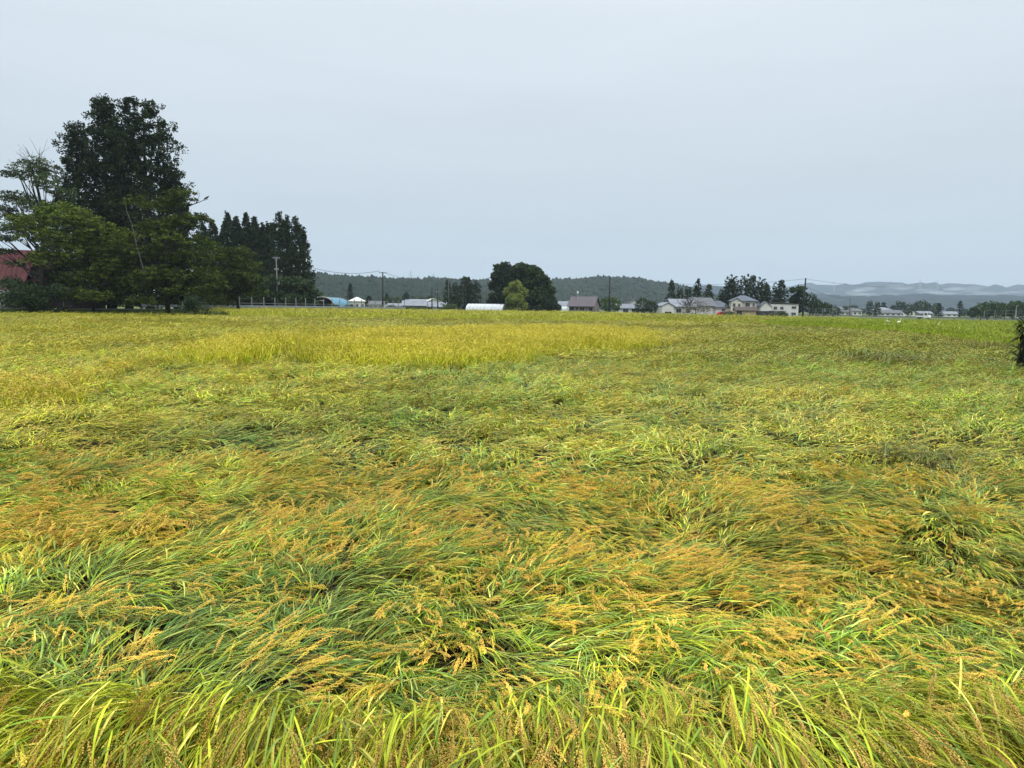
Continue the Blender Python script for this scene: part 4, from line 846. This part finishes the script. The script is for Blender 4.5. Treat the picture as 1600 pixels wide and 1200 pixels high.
# wooden fence by the shrine
TIM = mat('dark_timber', (.035, .028, .022), .8, .2, noise=(3, .3))
xa, xb = xw(58, 112), xw(148, 112); t = thing('picket_fence', 'dark wooden picket fence under the trees between temple and cedars', 'fence', (xa, 112, ZS))
n = 24
pk = MB(); pk.box(-.09, .09, -.03, .03, 0, 2.1); pk = pk.mesh('picket', TIM)
for i in range(n): child('picket', pk, t, ((xb-xa)*i/(n-1), 0, 0))
for z in (.5, 1.7): b = MB(); b.box(-.1, xb-xa+.1, .035, .12, z, z+.12); b.build('rail', TIM, t)
t, k = building('shrine_shed', 'dark timber shed behind the picket fence', 105, 120, 3, cat='shed', zb=ZS); wing(t, -5, 5, -2.5, 2.5, 2.8, 4.0, 'x', TIM, GRY, ov=.6); window(t, -2, -2.5, .9, 1.3, 1.1); window(t, 1.5, -2.5, .9, 1.3, 1.1)

# ------------------------------------------------------------------ road with snow fence, left of centre
post_px = [308.5, 331.5, 353.5, 374, 393.5, 412.3, 429.7, 446.5, 462.5, 477.5, 492, 505.7, 519, 531, 543, 554, 565, 576, 586.6, 596.5, 605.5, 614, 623, 632]
PA = at(308.5, 480, 128)[:2]; PBv = at(632, 480, 196)[:2]
def on_line(px):
    c = (px-800)/F; # intersect view column with the road line (plan view)
    d = at(px, 478, 1.0)[:2]; e = PBv-PA
    M = np.array([[d[0], -e[0]], [d[1], -e[1]]]); s = np.linalg.solve(M, PA); return d*s[0]
PP = np.array([on_line(p) for p in post_px])
dirv = (PBv-PA)/np.linalg.norm(PBv-PA); nrmv = np.array([-dirv[1], dirv[0]])
ZR = .75
# embankment and road
def bank(name, A, B, w, z, slope, m, lab=None):
    d = (B-A)/np.linalg.norm(B-A); n = np.array([-d[1], d[0]])
    sec = [(-slope, -.05), (0, z), (w, z), (w+slope, -.05)]; b = MB(); k = 40
    for i in range(k+1):
        p = A+(B-A)*i/k
        b.add([(*(p+n*s), zz+(0 if j in (1, 2) else 0)) for j, (s, zz) in enumerate(sec)])
    f = [(i*4+j, (i+1)*4+j, (i+1)*4+j+1, i*4+j+1) for i in range(k) for j in range(3)]
    b.F4.append(np.array(f)); return tag(b.build(name, m), kind='structure')
A0 = PA-dirv*70; B0 = PBv+dirv*160
bank('road_embankment', A0, B0, 9, ZR, 1.6, GRASSM)
def strip(name, A, B, s0, s1, z, m):
    b = MB(); d = (B-A)/np.linalg.norm(B-A); n = np.array([-d[1], d[0]])
    b.add([(*(A+n*s0), z), (*(B+n*s0), z), (*(B+n*s1), z), (*(A+n*s1), z)], f4=[(0, 1, 2, 3)]); return tag(b.build(name, m), kind='structure')
strip('road', A0, B0, .9, 8.2, ZR+.006, ASPH)
strip('road_edge_line', A0, B0, 1.15, 1.30, ZR+.011, mat('road_paint', (.7, .7, .68), .7)); strip('road_edge_line', A0, B0, 7.6, 7.75, ZR+.011, MATS['road_paint'])
b = MB(); d_ = dirv; q = A0
def bar(b, A, B, s0, s1, z0, z1):
    d = (B-A)/np.linalg.norm(B-A); n = np.array([-d[1], d[0]]); v = [(*(A+n*s0), z0), (*(B+n*s0), z0), (*(B+n*s1), z0), (*(A+n*s1), z0)]; v += [(p[0], p[1], z1) for p in v]
    b.add(v, f4=[(0, 3, 2, 1), (4, 5, 6, 7), (0, 1, 5, 4), (1, 2, 6, 5), (2, 3, 7, 6), (3, 0, 4, 7)])
bar(b, A0, B0, -.02, .25, -.05, ZR+.12); tag(b.build('road_kerb', CONC), kind='structure')
t = thing('snow_fence', 'long row of steel snow fence posts with rails along the raised road', 'fence', (*PP[0], ZR))
O = np.array([*PP[0], ZR])
PMT = mat('weathered_post', (.22, .23, .23), .6, .4)
pm = MB(); pm.box(-.07, .07, -.07, .07, 0, 2.55); pm.box(-.13, .13, -.10, .10, 0, .95); pm = pm.mesh('post', PMT)
for p in PP: child('post', pm, t, (*(p-PP[0]), 0), rz=math.atan2(dirv[1], dirv[0]))
for i in range(len(PP)-1):
    b = MB(); bar(b, PP[i]-PP[0]+dirv*.08, PP[i+1]-PP[0]-dirv*.08, -.03, .03, 1.25, 1.33); b.build('rail', PMT, t)
A_, B_ = PP[0]-dirv*12, PP[-1]
t = thing('guard_rail', 'grey blue steel guard rail running below the snow fence', 'guard rail', (*A_, ZR)); b = MB()
for z0, z1, o in ((.42, .52, .30), (.52, .60, .34), (.60, .70, .30), (.70, .78, .34), (.78, .86, .30)): bar(b, A_*0, B_-A_, -o-.03, -o+.03, z0, z1)
b.build('beam', mat('guard_rail_steel', (.30, .33, .37), .4, .5, metal=.2), t)
gp = MB(); gp.box(-.06, .06, -.06, .06, -.6, .8); gp = gp.mesh('post', PMT)
L_ = np.linalg.norm(B_-A_)
for i in range(int(L_/4)): child('post', gp, t, (*(dirv*4*i-nrmv*.2), 0))
# hoop house
def hoop(label, name, px0, px1, Y0, Y1, h, w, mcover, mend, open_end, zb=0, ribs=10, cat='greenhouse'):
    a0 = np.array([xw(px0, Y0), Y0]); a1 = np.array([xw(px1, Y1), Y1]); d = a1-a0; L = np.linalg.norm(d)
    t = thing(name, label, cat, (*a0, zb), math.atan2(d[1], d[0]))
    an = np.linspace(0, math.pi, 13); sec = np.stack([np.cos(an)*w/2, np.sin(an)**.8*h], 1)
    b = MB(); xs = np.linspace(.0, L, ribs*2)
    for j, x in enumerate(xs): k = 1-.012*(j % 2); b.add(np.stack([np.full(13, x), sec[:, 0]*k, sec[:, 1]*k], 1))
    b.F4.append(np.array([(i*13+j, i*13+j+1, (i+1)*13+j+1, (i+1)*13+j) for i in range(len(xs)-1) for j in range(12)])); b.build('cover', mcover, t, smooth=True)
    for x in (0, L):
        if open_end and x == 0: continue
        b = MB(); b.add(np.concatenate([[[x, 0, 0]], np.stack([np.full(13, x), sec[:, 0]*.985, sec[:, 1]*.985], 1)]), f3=[(0, i+1, i+2) for i in range(12)]); b.build('end_panel', mend, t)
    for i in range(ribs):
        x = L*i/(ribs-1); b = MB(); b.tube(np.stack([np.full(13, x), sec[:, 0]*1.01, sec[:, 1]*1.01+.02], 1), .035 if not (open_end and i == 0) else .16, 4); b.build('hoop', METAL if not (open_end and i == 0) else mat('pale_timber', (.35, .35, .30), .7), t)
    return t
BLT = mat('blue_sheet', (.07, .28, .42), .45, .4, noise=(.7, .2)); WPL = mat('white_plastic_film', (.60, .64, .66), .35, .5, noise=(.8, .12))
hoop('barrel roofed barn with a blue sheet cover and dark open end behind the road', 'hoop_barn', 503, 530, 216, 240, 4.2, 8.0, BLT, DGL, True, ribs=7, cat='barn')
hoop('long white polytunnel in front of the conifer clump', 'polytunnel', 733, 790, 240, 234, 3.0, 5.0, WPL, WPL, False, ribs=11)
hoop('small white polytunnel left of the mauve house', 'polytunnel', 876, 890, 262, 258, 2.6, 4.5, WPL, WPL, False, ribs=4)
# open arch frame left of the barn
t = thing('arch_frame', 'bare pale arch frame standing in front of the barrel roofed barn', 'frame', (*at(487, 480, 214)[:2], 0))
for q in range(3):
    b = MB(); an = np.linspace(0, math.pi*.62, 9); b.tube(np.stack([-np.cos(an)*3.2+2.2, np.full(9, q*1.5), np.sin(an)*3.2], 1), .07, 5); b.build('hoop', MATS['pale_timber'], t)

# left village houses
def simple_house(label, px, Y, w, d, zw, zr, roof, wm, rm, rz=0, wins=2, name='house', cat='house'):
    t, k = building(name, label, px, Y, rz, cat=cat); wing(t, -w/2, w/2, -d/2, d/2, zw, zr, roof, wm, rm, ov=.5)
    for i in range(wins): window(t, -w/2+w*(i+.5)/wins, -d/2, zw*.35, min(1.4, w/wins*.5), zw*.33)
    return t
simple_house('white house with a white hipped roof right of the blue barn', 558, 285, 6, 6, 3.4, 5.0, 'hip', WHT, WHT, 12, 3)
simple_house('small pinkish house behind the pole line', 590, 300, 6, 5, 2.4, 3.6, 'x', CRM, GRY, -10, 3)
simple_house('low pale roofed shed left of the silver roofed barn', 621, 280, 7, 5, 1.8, 2.7, 'x', GW, SLV, -6, 1, 'shed', 'shed')
simple_house('long silver roofed barn with dark walls near the two thin poles', 648, 270, 8.5, 6, 2.2, 3.8, 'x', DKW, SLV, 4, 2, 'barn', 'barn')
simple_house('flat pale green roof further back in the left village', 654, 330, 11, 7, 4.2, 4.9, 'x', GW, SLV, 3, 4)
simple_house('light grey roofed house behind the two thin poles', 681, 275, 7.5, 6, 1.9, 3.4, 'x', WHT, SLV, 5, 2)
simple_house('white gabled roof peeking over the light grey roofed house', 676, 300, 8, 7, 3.3, 5.1, 'y', WHT, WHT, 15, 1)
simple_house('small grey shed at the left of the big tree clump', 888, 290, 8, 5, 3.0, 4.6, 'x', GW, SLV, 5, 1, 'shed', 'shed')
# far houses right
simple_house('far white house with pale blue roof, left of the thin distant pole', 1307, 410, 5.9, 7, 3.90, 5.30, 'hip', WHT, SLV, -15, 3)
simple_house('far low white house in front of the pale blue roofed one', 1313, 400, 7.9, 6, 2.18, 2.81, 'x', WHT, GRY, 0, 3)
simple_house('far white gabled house just right of the thin distant pole', 1333, 402, 5.9, 7, 2.81, 4.06, 'x', WHT, GRY, 12, 2)
simple_house('far grey roofed house behind the three pointed conifers', 1378, 440, 9.2, 7, 3.59, 5.15, 'hip', GW, SLV, -12, 3)
simple_house('far white farmhouse with a dark roof in front of the grey roofed one', 1388, 420, 11.9, 7, 2.03, 3.59, 'x', WHT, GRY, -8, 4)
simple_house('far small white house under the conifers', 1404, 428, 4.6, 6, 2.34, 3.43, 'y', WHT, GRY, 10, 1)
simple_house('far cream cottage at the right of the conifers', 1419, 440, 4.6, 6, 2.65, 3.90, 'y', CRM, GRY, 10, 1)
simple_house('far pale house above the white pickup truck', 1442, 450, 8.6, 6, 2.03, 3.28, 'x', GW, SLV, 4, 3)
simple_house('far pale roofed house right of the pickup truck', 1479, 440, 9.9, 6, 2.03, 3.28, 'x', WHT, SLV, -6, 3)
simple_house('far small shed at the right of the pale roofed house', 1469, 432, 3.3, 4, 1.56, 2.34, 'x', CRM, GRY, 4, 1, 'shed', 'shed')

# ------------------------------------------------------------------ right hand road
RA = np.array([xw(1238, 232), 232.]); RB = np.array([xw(1720, 168), 168.])
def perp_bank(A, B): pass
bank('road_embankment', B0*0+RB, RA, 10, .35, 1.2, GRASSM) if False else None
dR = (RB-RA)/np.linalg.norm(RB-RA); nR = np.array([-dR[1], dR[0]])   # points away from viewer when B is to the right
b = MB(); bar(b, RA, RB, 0, 12, -.05, .45); tag(b.build('road_embankment', CONC), kind='structure')
strip('road', RA, RB, .6, 11.4, .456, ASPH)
strip('road_edge_line', RA, RB, .9, 1.05, .461, MATS['road_paint'])
t = thing('guard_rail', 'low grey guard rail along the road behind the green field', 'guard rail', (*RA, .45)); b = MB()
LR = np.linalg.norm(RB-RA)
b = MB(); bar(b, RA*0+nR*.4, (RB-RA)+nR*.4, -.03, .03, .35, .65); b.build('beam', mat('dull_rail', (.16, .17, .18), .6, .3), t)
for i in range(int(LR/4)): child('post', gp, t, (*(dR*4*i+nR*.5), 0), scale=(1, 1, .8))
# low earth wall further along
# pickup truck
WP = mat('white_car_paint', (.75, .75, .74), .25, .5, noise=(1, .03)); TYR = mat('tyre', (.02, .02, .02), .8); REDP = mat('red_car_paint', (.45, .02, .02), .3, .5, noise=(1, .05))
def wheels(t, xs, ys, r=.28):
    for x in xs:
        for y in ys:
            b = MB(); b.tube([(x, y-.09, r), (x, y+.09, r)], r, 14); o = b.build('wheel', TYR, t); b = MB(); b.tube([(x, y-.10, r), (x, y+.10, r)], r*.55, 10); b.build('rim', METAL, o)
pY = 190; p = at(1442, 500, pY)
t = thing('pickup_truck', 'small white flatbed pickup driving on the road behind the green field', 'truck', (p[0], pY, .46), math.atan2(dR[1], dR[0]))
b = MB()
prof = [(.35, .35), (1.62, .35), (1.68, .75), (1.55, 1.05), (1.18, 1.72), (.45, 1.76), (.35, 1.0)]
v = [(x, -.70, z) for x, z in prof]+[(x, .70, z) for x, z in prof]; n = len(prof)
b.add(v, f3=[(0, i, i+1) for i in range(1, n-1)]+[(n, n+i+1, n+i) for i in range(1, n-1)], f4=[(i, i+n, (i+1) % n+n, (i+1) % n) for i in range(n)]); b.build('cab', WP, t)
b = MB(); b.add([(.62, -.706, 1.08), (1.42, -.706, 1.08), (1.14, -.706, 1.60), (.62, -.706, 1.62)], f4=[(0, 1, 2, 3)]); b.build('side_window', GLASS, t)
b = MB(); b.add([(1.555, -.62, 1.08), (1.555, .62, 1.08), (1.2, .62, 1.70), (1.2, -.62, 1.70)], f4=[(0, 1, 2, 3)]); b.build('windscreen', GLASS, t)
b = MB(); b.box(-1.70, .32, -.70, .70, .55, .62); b.box(-1.70, .32, -.70, -.66, .62, .92); b.box(-1.70, .32, .66, .70, .62, .92); b.box(-1.70, -1.66, -.66, .66, .62, .92); b.build('flatbed', WP, t)
b = MB(); b.box(-1.5, 1.3, -.3, .3, .32, .5); b.build('chassis', TYR, t); wheels(t, (-1.05, 1.12), (-.60, .60))
# red car
p = at(1129, 490, 234)
t = thing('parked_car', 'red car parked between the grey barn and the tan shed', 'car', (p[0], 234, 0), R(8)); b = MB()
prof = [(-1.9, .3), (1.9, .3), (1.95, .75), (1.1, .88), (.6, 1.42), (-1.0, 1.48), (-1.75, .95), (-1.95, .8)]
v = [(x, -.80, z) for x, z in prof]+[(x, .80, z) for x, z in prof]; n = len(prof)
b.add(v, f3=[(0, i, i+1) for i in range(1, n-1)]+[(n, n+i+1, n+i) for i in range(1, n-1)], f4=[(i, i+n, (i+1) % n+n, (i+1) % n) for i in range(n)]); b.build('body', REDP, t)
b = MB(); b.add([(-1.4, -.806, .95), (.85, -.806, .95), (.5, -.806, 1.34), (-.95, -.806, 1.38)], f4=[(0, 1, 2, 3)]); b.build('side_window', GLASS, t); wheels(t, (-1.2, 1.2), (-.75, .75), .31)
# small white things: boxes on the road edge, egrets
for i, (px, py, lb) in enumerate([(1388, 508.5, 'white egret standing nearest the middle of the green field'), (1403.5, 509.5, 'white egret a few steps right of the other egret'), (1465, 513.5, 'single white egret further right in the green field')]):
    P = ground_at(px, py, .65); bird('egret', lb, 'bird', (P[0], P[1], .50), 1.0 if i < 2 else .85, WHF, BEAK, True, 1 if i else -1)
# mesh fences
def mesh_fence(label, px0, Y0, px1, Y1, n, h, zb):
    A = np.array([xw(px0, Y0), Y0]); B = np.array([xw(px1, Y1), Y1]); t = thing('mesh_fence', label, 'fence', (*A, zb)); L = np.linalg.norm(B-A); d = (B-A)/L
    m = MB(); m.box(-.05, .05, -.05, .05, 0, h); m = m.mesh('post', PMT)
    for i in range(n): child('post', m, t, (*(d*L*i/(n-1)), 0))
    b = MB()
    for z in np.linspace(.1, h-.03, 4): bar(b, A*0, B-A, -.02, .02, z, z+.05)
    b.build('wire', PMT, t)
mesh_fence('wire mesh fence right of the thick leaning pole', 1264, 222, 1330, 214, 7, 2.6, .4)
mesh_fence('tall wire mesh fence in front of the treeline at the right edge', 1538, 205, 1640, 198, 7, 2.6, .5)

# ------------------------------------------------------------------ poles, wires, pylons
POLE = mat('weathered_pole', (.10, .10, .10), .8, .2); DPOLE = mat('dark_pole', (.035, .035, .038), .8, .2)
def pole(label, x1, y1, x0, y0, Y, r=.16, arms=(), m=POLE, name='utility_pole', cat='utility pole', box=None):
    a = at(x1, y1, Y); g = at(x0, y0, Y); zb = min(0, g[2]); t = thing(name, label, cat, (g[0], Y, 0))
    b = MB(); b.tube([(0, 0, -.1), ((a[0]-g[0]), 0, a[2])], [r*1.25, r*.85], 8); b.build('pole', m, t, smooth=True)
    for (f, w) in arms:
        z = a[2]-f; o = MB(); o.box((a[0]-g[0])-w/2, (a[0]-g[0])+w/2, -.06, .06, z-.07, z+.07); o = o.build('crossarm', m, t)
        for u in (-.45, -.22, .22, .45): q = MB(); q.tube([((a[0]-g[0])+u*w, 0, z+.073), ((a[0]-g[0])+u*w, 0, z+.33)], [.07, .05], 6); q.build('insulator', METAL, o)
    if box: q = MB(); q.tube([(.35, -.1, box), (.35, -.1, box+.9)], .28, 8); q.build('transformer', METAL, t)
    return np.array([a[0], Y, a[2]])
pA = pole('concrete utility pole with a crossarm and transformer before the cedar row', 431.5, 401, 434, 476, 168, .15, ((.4, 1.6), (3.0, 1.0)), m=mat('concrete_pole', (.15, .155, .155), .8), box=6.5)
pB = pole('dark utility pole with a wide crossarm standing alone left of centre', 598, 425, 598, 480, 205, .20, ((.25, 2.2), (1.7, 1.0)), m=DPOLE)
pC = pole('left one of two short thin dark poles', 675, 449, 675, 482, 230, .17, m=DPOLE)
pD = pole('right one of two short thin dark poles, with a small lamp', 684, 451, 684, 482, 232, .17, ((1.2, .9),), m=DPOLE)
pE = pole('grey utility pole in front of the conifer clump', 701, 434, 701, 481, 248, .15, ((.3, 1.6),))
pF = pole('grey utility pole left of the big round tree clump', 760, 435, 760, 480, 262, .16, ((.3, 1.2),))
pG = pole('pole behind the mauve house roof', 897, 444, 897, 480, 285, .15, ((.4, 1.4),), box=5.)
pH = pole('tall thick dark pole in front of the olive tree by the mauve house', 953, 433, 951.5, 492, 219, .24, m=DPOLE)
pI = pole('thin pole behind the white farmhouse', 976, 455, 976, 480, 300, .13)
pJ = pole('thin pole with a side lamp behind the dark evergreen', 1015, 457, 1015, 482, 300, .13, ((.6, 1.2),))
pK = pole('thin pole left of the slender two tiered cedar', 1032, 449, 1032, 484, 290, .14)
pL = pole('thick dark pole leaning slightly right beside the white L shaped house', 1259, 434.5, 1253.5, 501, 196, .24, m=DPOLE)
pM = pole('thin distant pole among the far white houses', 1328.5, 465, 1327, 497, 275, .15)
pN = pole('thin pole at the centre of the brown bare shrub', 1101, 458, 1101, 490, 240, .08)
t = thing('street_lamp', 'slim street lamp rising over the mesh fence at the right edge', 'street lamp', (xw(1587, 190), 190, .4)); a = at(1587.5, 478, 190)
b = MB(); b.tube([(0, 0, 0), (0, 0, a[2]-.4)], [.09, .06], 8); b.build('pole', METAL, t); b = MB(); b.box(-.08, .5, -.1, .1, a[2]-.42, a[2]-.30); b.build('lamp_head', METAL, t)
t = thing('marker_post', 'short dark marker post beside the road at the right', 'post', (xw(1542.5, 186), 186, .35)); b = MB(); b.tube([(0, 0, 0), (0, 0, 1.2)], .14, 8); b.build('post', DPOLE, t); b = MB(); b.tube([(0, 0, 1.2), (0, 0, 1.5)], [.2, .05], 8); b.build('cap', DPOLE, t)
WIRE = mat('wire', (.05, .05, .055), .7)
def wire(label, A, B, sag, r=.03):
    s = np.linspace(0, 1, 15)[:, None]; P = A+(B-A)*s; P[:, 2] -= (sag*4*s*(1-s))[:, 0]; b = MB(); b.tube(P-P[0], r, 4)
    tag(b.build('power_line', WIRE, loc=tuple(P[0])), label, 'cable')
e = np.array([.9, 0, -.3])
wire('cable sagging from behind the cedar row to the crossarmed pole', at(484, 417, 200), pB-e, 1.2, .05)
wire('cable running from the crossarmed pole towards the conifer clump', pB+e*[1, 1, 1], pE, 1.6, .04)
wire('thin cable from the conifer clump pole to the pole by the round trees', pE+[0, 0, -.3], pF+[0, 0, -.3], .8, .04)
wire('cable from the transformer pole into the cedar row', pA+[0, 0, -.4], at(484, 417, 200), .6, .025)
wire('low cable crossing in front of the wooded hill', at(598, 447, 205), at(684, 452.5, 232), .8, .04)
wire('long cable passing over the village to the thick dark pole', at(1050, 443, 240), pL+[0, 0, -.2], .8, .03)
wire('long cable leaving the thick dark pole to the right', pL+[0, 0, -.2], at(1420, 448, 260), .8, .03)
wire('cable from the thick dark pole to the thin distant pole', pL+[0, 0, -2.2], pM+[0, 0, -.2], .9, .035)
def pylon(label, x, ytop, Y, H, w):
    p = at(x, ytop, Y); zb = p[2]-H; t = thing('transmission_pylon', label, 'pylon', (p[0], Y, zb), R(20), 'pylons along the hill crest'); b = MB(); r = .00013*Y
    lv = np.linspace(0, 1, 8); wd = w*(1-lv)**1.3*.5+.5
    for sx in (-1, 1):
        for sy in (-1, 1): b.tube(np.stack([sx*wd, sy*wd, lv*H], 1), r, 3, cap=False)
    for i in range(7):
        for s in (-1, 1):
            b.tube([(-s*wd[i], -wd[i], lv[i]*H), (s*wd[i+1], -wd[i+1], lv[i+1]*H)], r*.6, 3, cap=False); b.tube([(wd[i], -s*wd[i], lv[i]*H), (wd[i+1], s*wd[i+1], lv[i+1]*H)], r*.6, 3, cap=False)
    b.build('lattice', METAL, t)
    for z in (.72, .83, .94): q = MB(); q.tube([(-w*.62, 0, z*H), (0, 0, z*H+.8), (w*.62, 0, z*H)], r*.8, 3); q.build('crossarm', METAL, t)
for x, y, Y, H, lb in [(485, 410, 900, 34, 'nearest pylon just right of the cedar row'), (550, 430.5, 1700, 30, 'small pylon on the hill above the blue barn'), (612, 433, 2100, 28, 'faintest pylon above the dip in the hills'), (641.5, 423.5, 1500, 36, 'taller pylon left of the conifer clump'), (677, 428, 1650, 34, 'pylon on the crest directly left of the conifer clump'), (1303, 440, 4300, 60, 'faint pylon on the far mountain near the thick pole'), (1438, 436.5, 4300, 62, 'faint pylon on the far mountain above the pickup truck'), (1465, 438, 4500, 60, 'very faint pylon on the far right mountain')]:
    pylon(lb, x, y, Y, H, H*.26)

# ------------------------------------------------------------------ field banks, weeds, foreground
def tufts(name, label, pts, hs, col, per, seed, wid=.02, cat='grass', m=None, nl=3):
    rg = np.random.default_rng(seed); b = MB()
    for (x, y, z), h in zip(pts, hs):
        for k in range(per):
            a = rg.uniform(0, 6.28); d = np.array([math.cos(a)*.5, math.sin(a)*.5, 1.])
            leaf(b, (x+rg.normal(0, .12*h), y+rg.normal(0, .12*h), z), d, h*rg.uniform(.6, 1.2), wid*h*rg.uniform(.7, 1.3), nl, np.array(col)*rg.uniform(.6, 1.3), rg.uniform(.5, 2.2)/h, 0, rg, False)
    return tag(b.build(name, FOL, attrs=True), label, cat, kind='stuff')
# grassy bank between rice and village
pts = []; hs = []
for px in np.arange(300, 1260, .9):
    yv = np.interp(px, [300, 500, 900, 1240], [485.2, 485.6, 490.2, 499]); P = ground_at(px+rng.normal(0, 1), yv, 0.0); Yy = min(P[1], 226)*rng.uniform(.94, 1.02)
    pts.append((xw(px, Yy), Yy, 0)); hs.append(rng.uniform(.5, 1.25)*(1.5 if vn(px/14., 0., 3) > .6 else 1))
tufts('bank_grass', 'weedy grass bank between the rice and the village', pts, hs, (.075, .125, .03), 9, 1, wid=.09)
pts = [(xw(px, Yy), Yy, 0) for px in np.arange(-20, 330, 1.1) for Yy in (rng.uniform(97, 106),)]
tufts('bank_grass', 'grass at the foot of the shrine grove', pts, [rng.uniform(.35, .8) for _ in pts], (.10, .15, .03), 8, 2, wid=.10)
pts = [(xw(px, Yy), Yy, 0) for px in np.arange(305, 355, .8) for Yy in (rng.uniform(98, 112),)]
tufts('tall_weeds', 'dark tall weeds at the right foot of the shrine grove', pts, [rng.uniform(.6, 1.6) for _ in pts], (.05, .085, .02), 10, 3, wid=.07, cat='weeds')
pts = []
for px in np.arange(1240, 1700, .9):
    q = RA+dR*LR*(px-1240)/480; pts.append((q[0]-nR[0]*1.5+rng.normal(0, .5), q[1]-nR[1]*1.5+rng.normal(0, .5), 0))
tufts('bank_grass', 'grass verge in front of the right hand road', pts, [rng.uniform(.3, .6) for _ in pts], (.10, .15, .03), 8, 4, wid=.1)
for i, (px, Y, w, y0, lb) in enumerate([(521, 205, 10, 481, 'low bush in front of the blue barn'), (545, 205, 9, 481, 'low bush right of the blue barn'), (613, 208, 8, 482, 'low bush at the right end of the snow fence'), (440, 158, 6, 480, 'light shrub growing against the guard rail'), (640, 220, 12, 484, 'pale weedy shrub beyond the end of the snow fence'), (704, 232, 12, 480, 'yellow green bush left of the polytunnel'), (665, 226, 10, 485, 'low weedy shrub near the two thin poles'), (1219, 216, 9, 492, 'small dark shrub before the white L shaped house'), (1140, 226, 8, 492, 'low hedge bush left of the tan shed'), (1225, 218, 7, 494, 'tiny round shrub beside the small dark one')]):
    far_tree(PB[[0, 1, 1, 3, 3, 3, 1, 0, 0, 0][i]], lb, px, y0-6, Y, w*2.1, 'bush', cat='bush')
# weeds on the bund at the right
G0 = ground_at(1545, 548, 0)
pts = [(G0[0]+rng.normal(0, 1.5), G0[1]+rng.normal(0, 1.2), 0) for _ in range(120)]
tufts('tall_weeds', 'tall brownish weeds between the flattened rice and the green field', pts, [rng.uniform(.5, 1.1) for _ in pts], (.20, .19, .06), 9, 5, wid=.022, cat='weeds', nl=4)
# palm like shrub at the right edge
Pp = ground_at(1600, 552, 0); Pp = np.array([xw(1601, 24.5), 24.5, 0])
t = thing('spiky_shrub', 'dark tufted spiky shrub cut off by the right edge of the picture', 'shrub', tuple(Pp)); t.scale = (1.55, 1.55, 1.55)
b = MB(); b.tube([(0, 0, 0), (.04, 0, .45), (0, 0, .85)], [.09, .07, .05], 7); b.build('trunk', BARK, t)
b = MB(); rg = np.random.default_rng(8)
for k in range(230):
    a = rg.uniform(0, 6.28); z = rg.choice([.35, .55, .8, .95, 1.1]) ; el = rg.uniform(-.5, 1.1)
    leaf(b, (rg.normal(0, .05), rg.normal(0, .05), z), (math.cos(a), math.sin(a), el), rg.uniform(.22, .48), .03, 4, np.array([.035, .06, .022])*rg.uniform(.6, 1.6), rg.uniform(1, 3.5), 0, rg, False)
b.build('leaves', FOL, t, attrs=True)
# weeds and soil at the viewer's feet
pts = [(rng.uniform(.2, 3.6), rng.uniform(2.35, 3.0), .005) for _ in range(150)]+[(rng.uniform(-3.4, .2), rng.uniform(2.3, 2.9), .005) for _ in range(50)]
tufts('ground_weeds', 'small dark weeds on the wet soil under the drooping rice', pts, [rng.uniform(.05, .14) for _ in pts], (.05, .10, .03), 8, 6, wid=.14, cat='weeds')

# ------------------------------------------------------------------ mist and haze
def vol(name, dens, col, aniso=0.):
    m = bpy.data.materials.new(name); m.use_nodes = True; t = m.node_tree; t.nodes.clear(); o = N(t, 'ShaderNodeOutputMaterial'); v = N(t, 'ShaderNodeVolumePrincipled')
    v.inputs['Color'].default_value = (*col, 1); v.inputs['Density'].default_value = dens; v.inputs['Anisotropy'].default_value = aniso; t.links.new(v.outputs[0], o.inputs['Volume']); return m
MIST = vol('mist_volume', .0023, (.96, .98, 1.0))
def ellipsoid(b, c, r, rg):
    n1, n2 = 10, 7; v = [(0, 0, 1.)]
    for i in range(1, n2):
        for j in range(n1): a, e_ = j/n1*6.283, i/n2*math.pi; v.append((math.sin(e_)*math.cos(a), math.sin(e_)*math.sin(a), math.cos(e_)))
    v.append((0, 0, -1.)); v = np.array(v)*rg.uniform(.85, 1.15, (len(v), 1)); f3 = [(0, 1+j, 1+(j+1) % n1) for j in range(n1)]; k = len(v)-1
    f3 += [(k, k-n1+(j+1) % n1, k-n1+j) for j in range(n1)]
    f4 = [(1+i*n1+j, 1+(i+1)*n1+j, 1+(i+1)*n1+(j+1) % n1, 1+i*n1+(j+1) % n1) for i in range(n2-2) for j in range(n1)]
    b.add(np.array(c)+v*np.array(r), f3=f3, f4=f4)
rg = np.random.default_rng(77)
for k_, (px, py, Y, dx, dy, n_) in enumerate([(1338, 454, 4000, 14, 3, 5), (1362, 450, 4050, 8, 2.4, 4), (1352, 461, 3500, 16, 2, 5), (1405, 450, 4000, 10, 2.5, 5), (1398, 461, 3500, 12, 1.5, 4), (1450, 455, 4000, 16, 2.2, 6), (1500, 451, 4050, 14, 3, 6), (1482, 458, 3500, 16, 1.4, 5), (1530, 458, 3900, 16, 2, 5), (1560, 460, 3600, 12, 1.2, 4), (1592, 457, 3800, 12, 1.5, 4), (1300, 460, 3500, 10, 1.5, 3), (640, 446, 2100, 10, 1, 3)]):
    for q_ in range(n_):
        b = MB(); c = at(px+rg.normal(0, dx*.7), py+rg.normal(0, dy*.7), Y+rg.normal(0, 60)); sz_ = rg.uniform(.4, 1)
        ellipsoid(b, (0, 0, 0), (sz_*dx*Y/F*.55, 130*sz_, sz_*dy*Y/F*1.2), rg)
        tag(b.build('mist', MIST, loc=tuple(c), smooth=True), 'pale mist patch drifting low over the distant hills', 'mist', kind='stuff')
HZ = vol('haze_volume', .00013, (.68, .82, 1.0))
b = MB(); b.box(-8900, 8900, -1500, 8900, -1.2, 330)
tag(b.build('haze', HZ), 'thin pale rain haze filling the valley air', 'haze', kind='stuff')
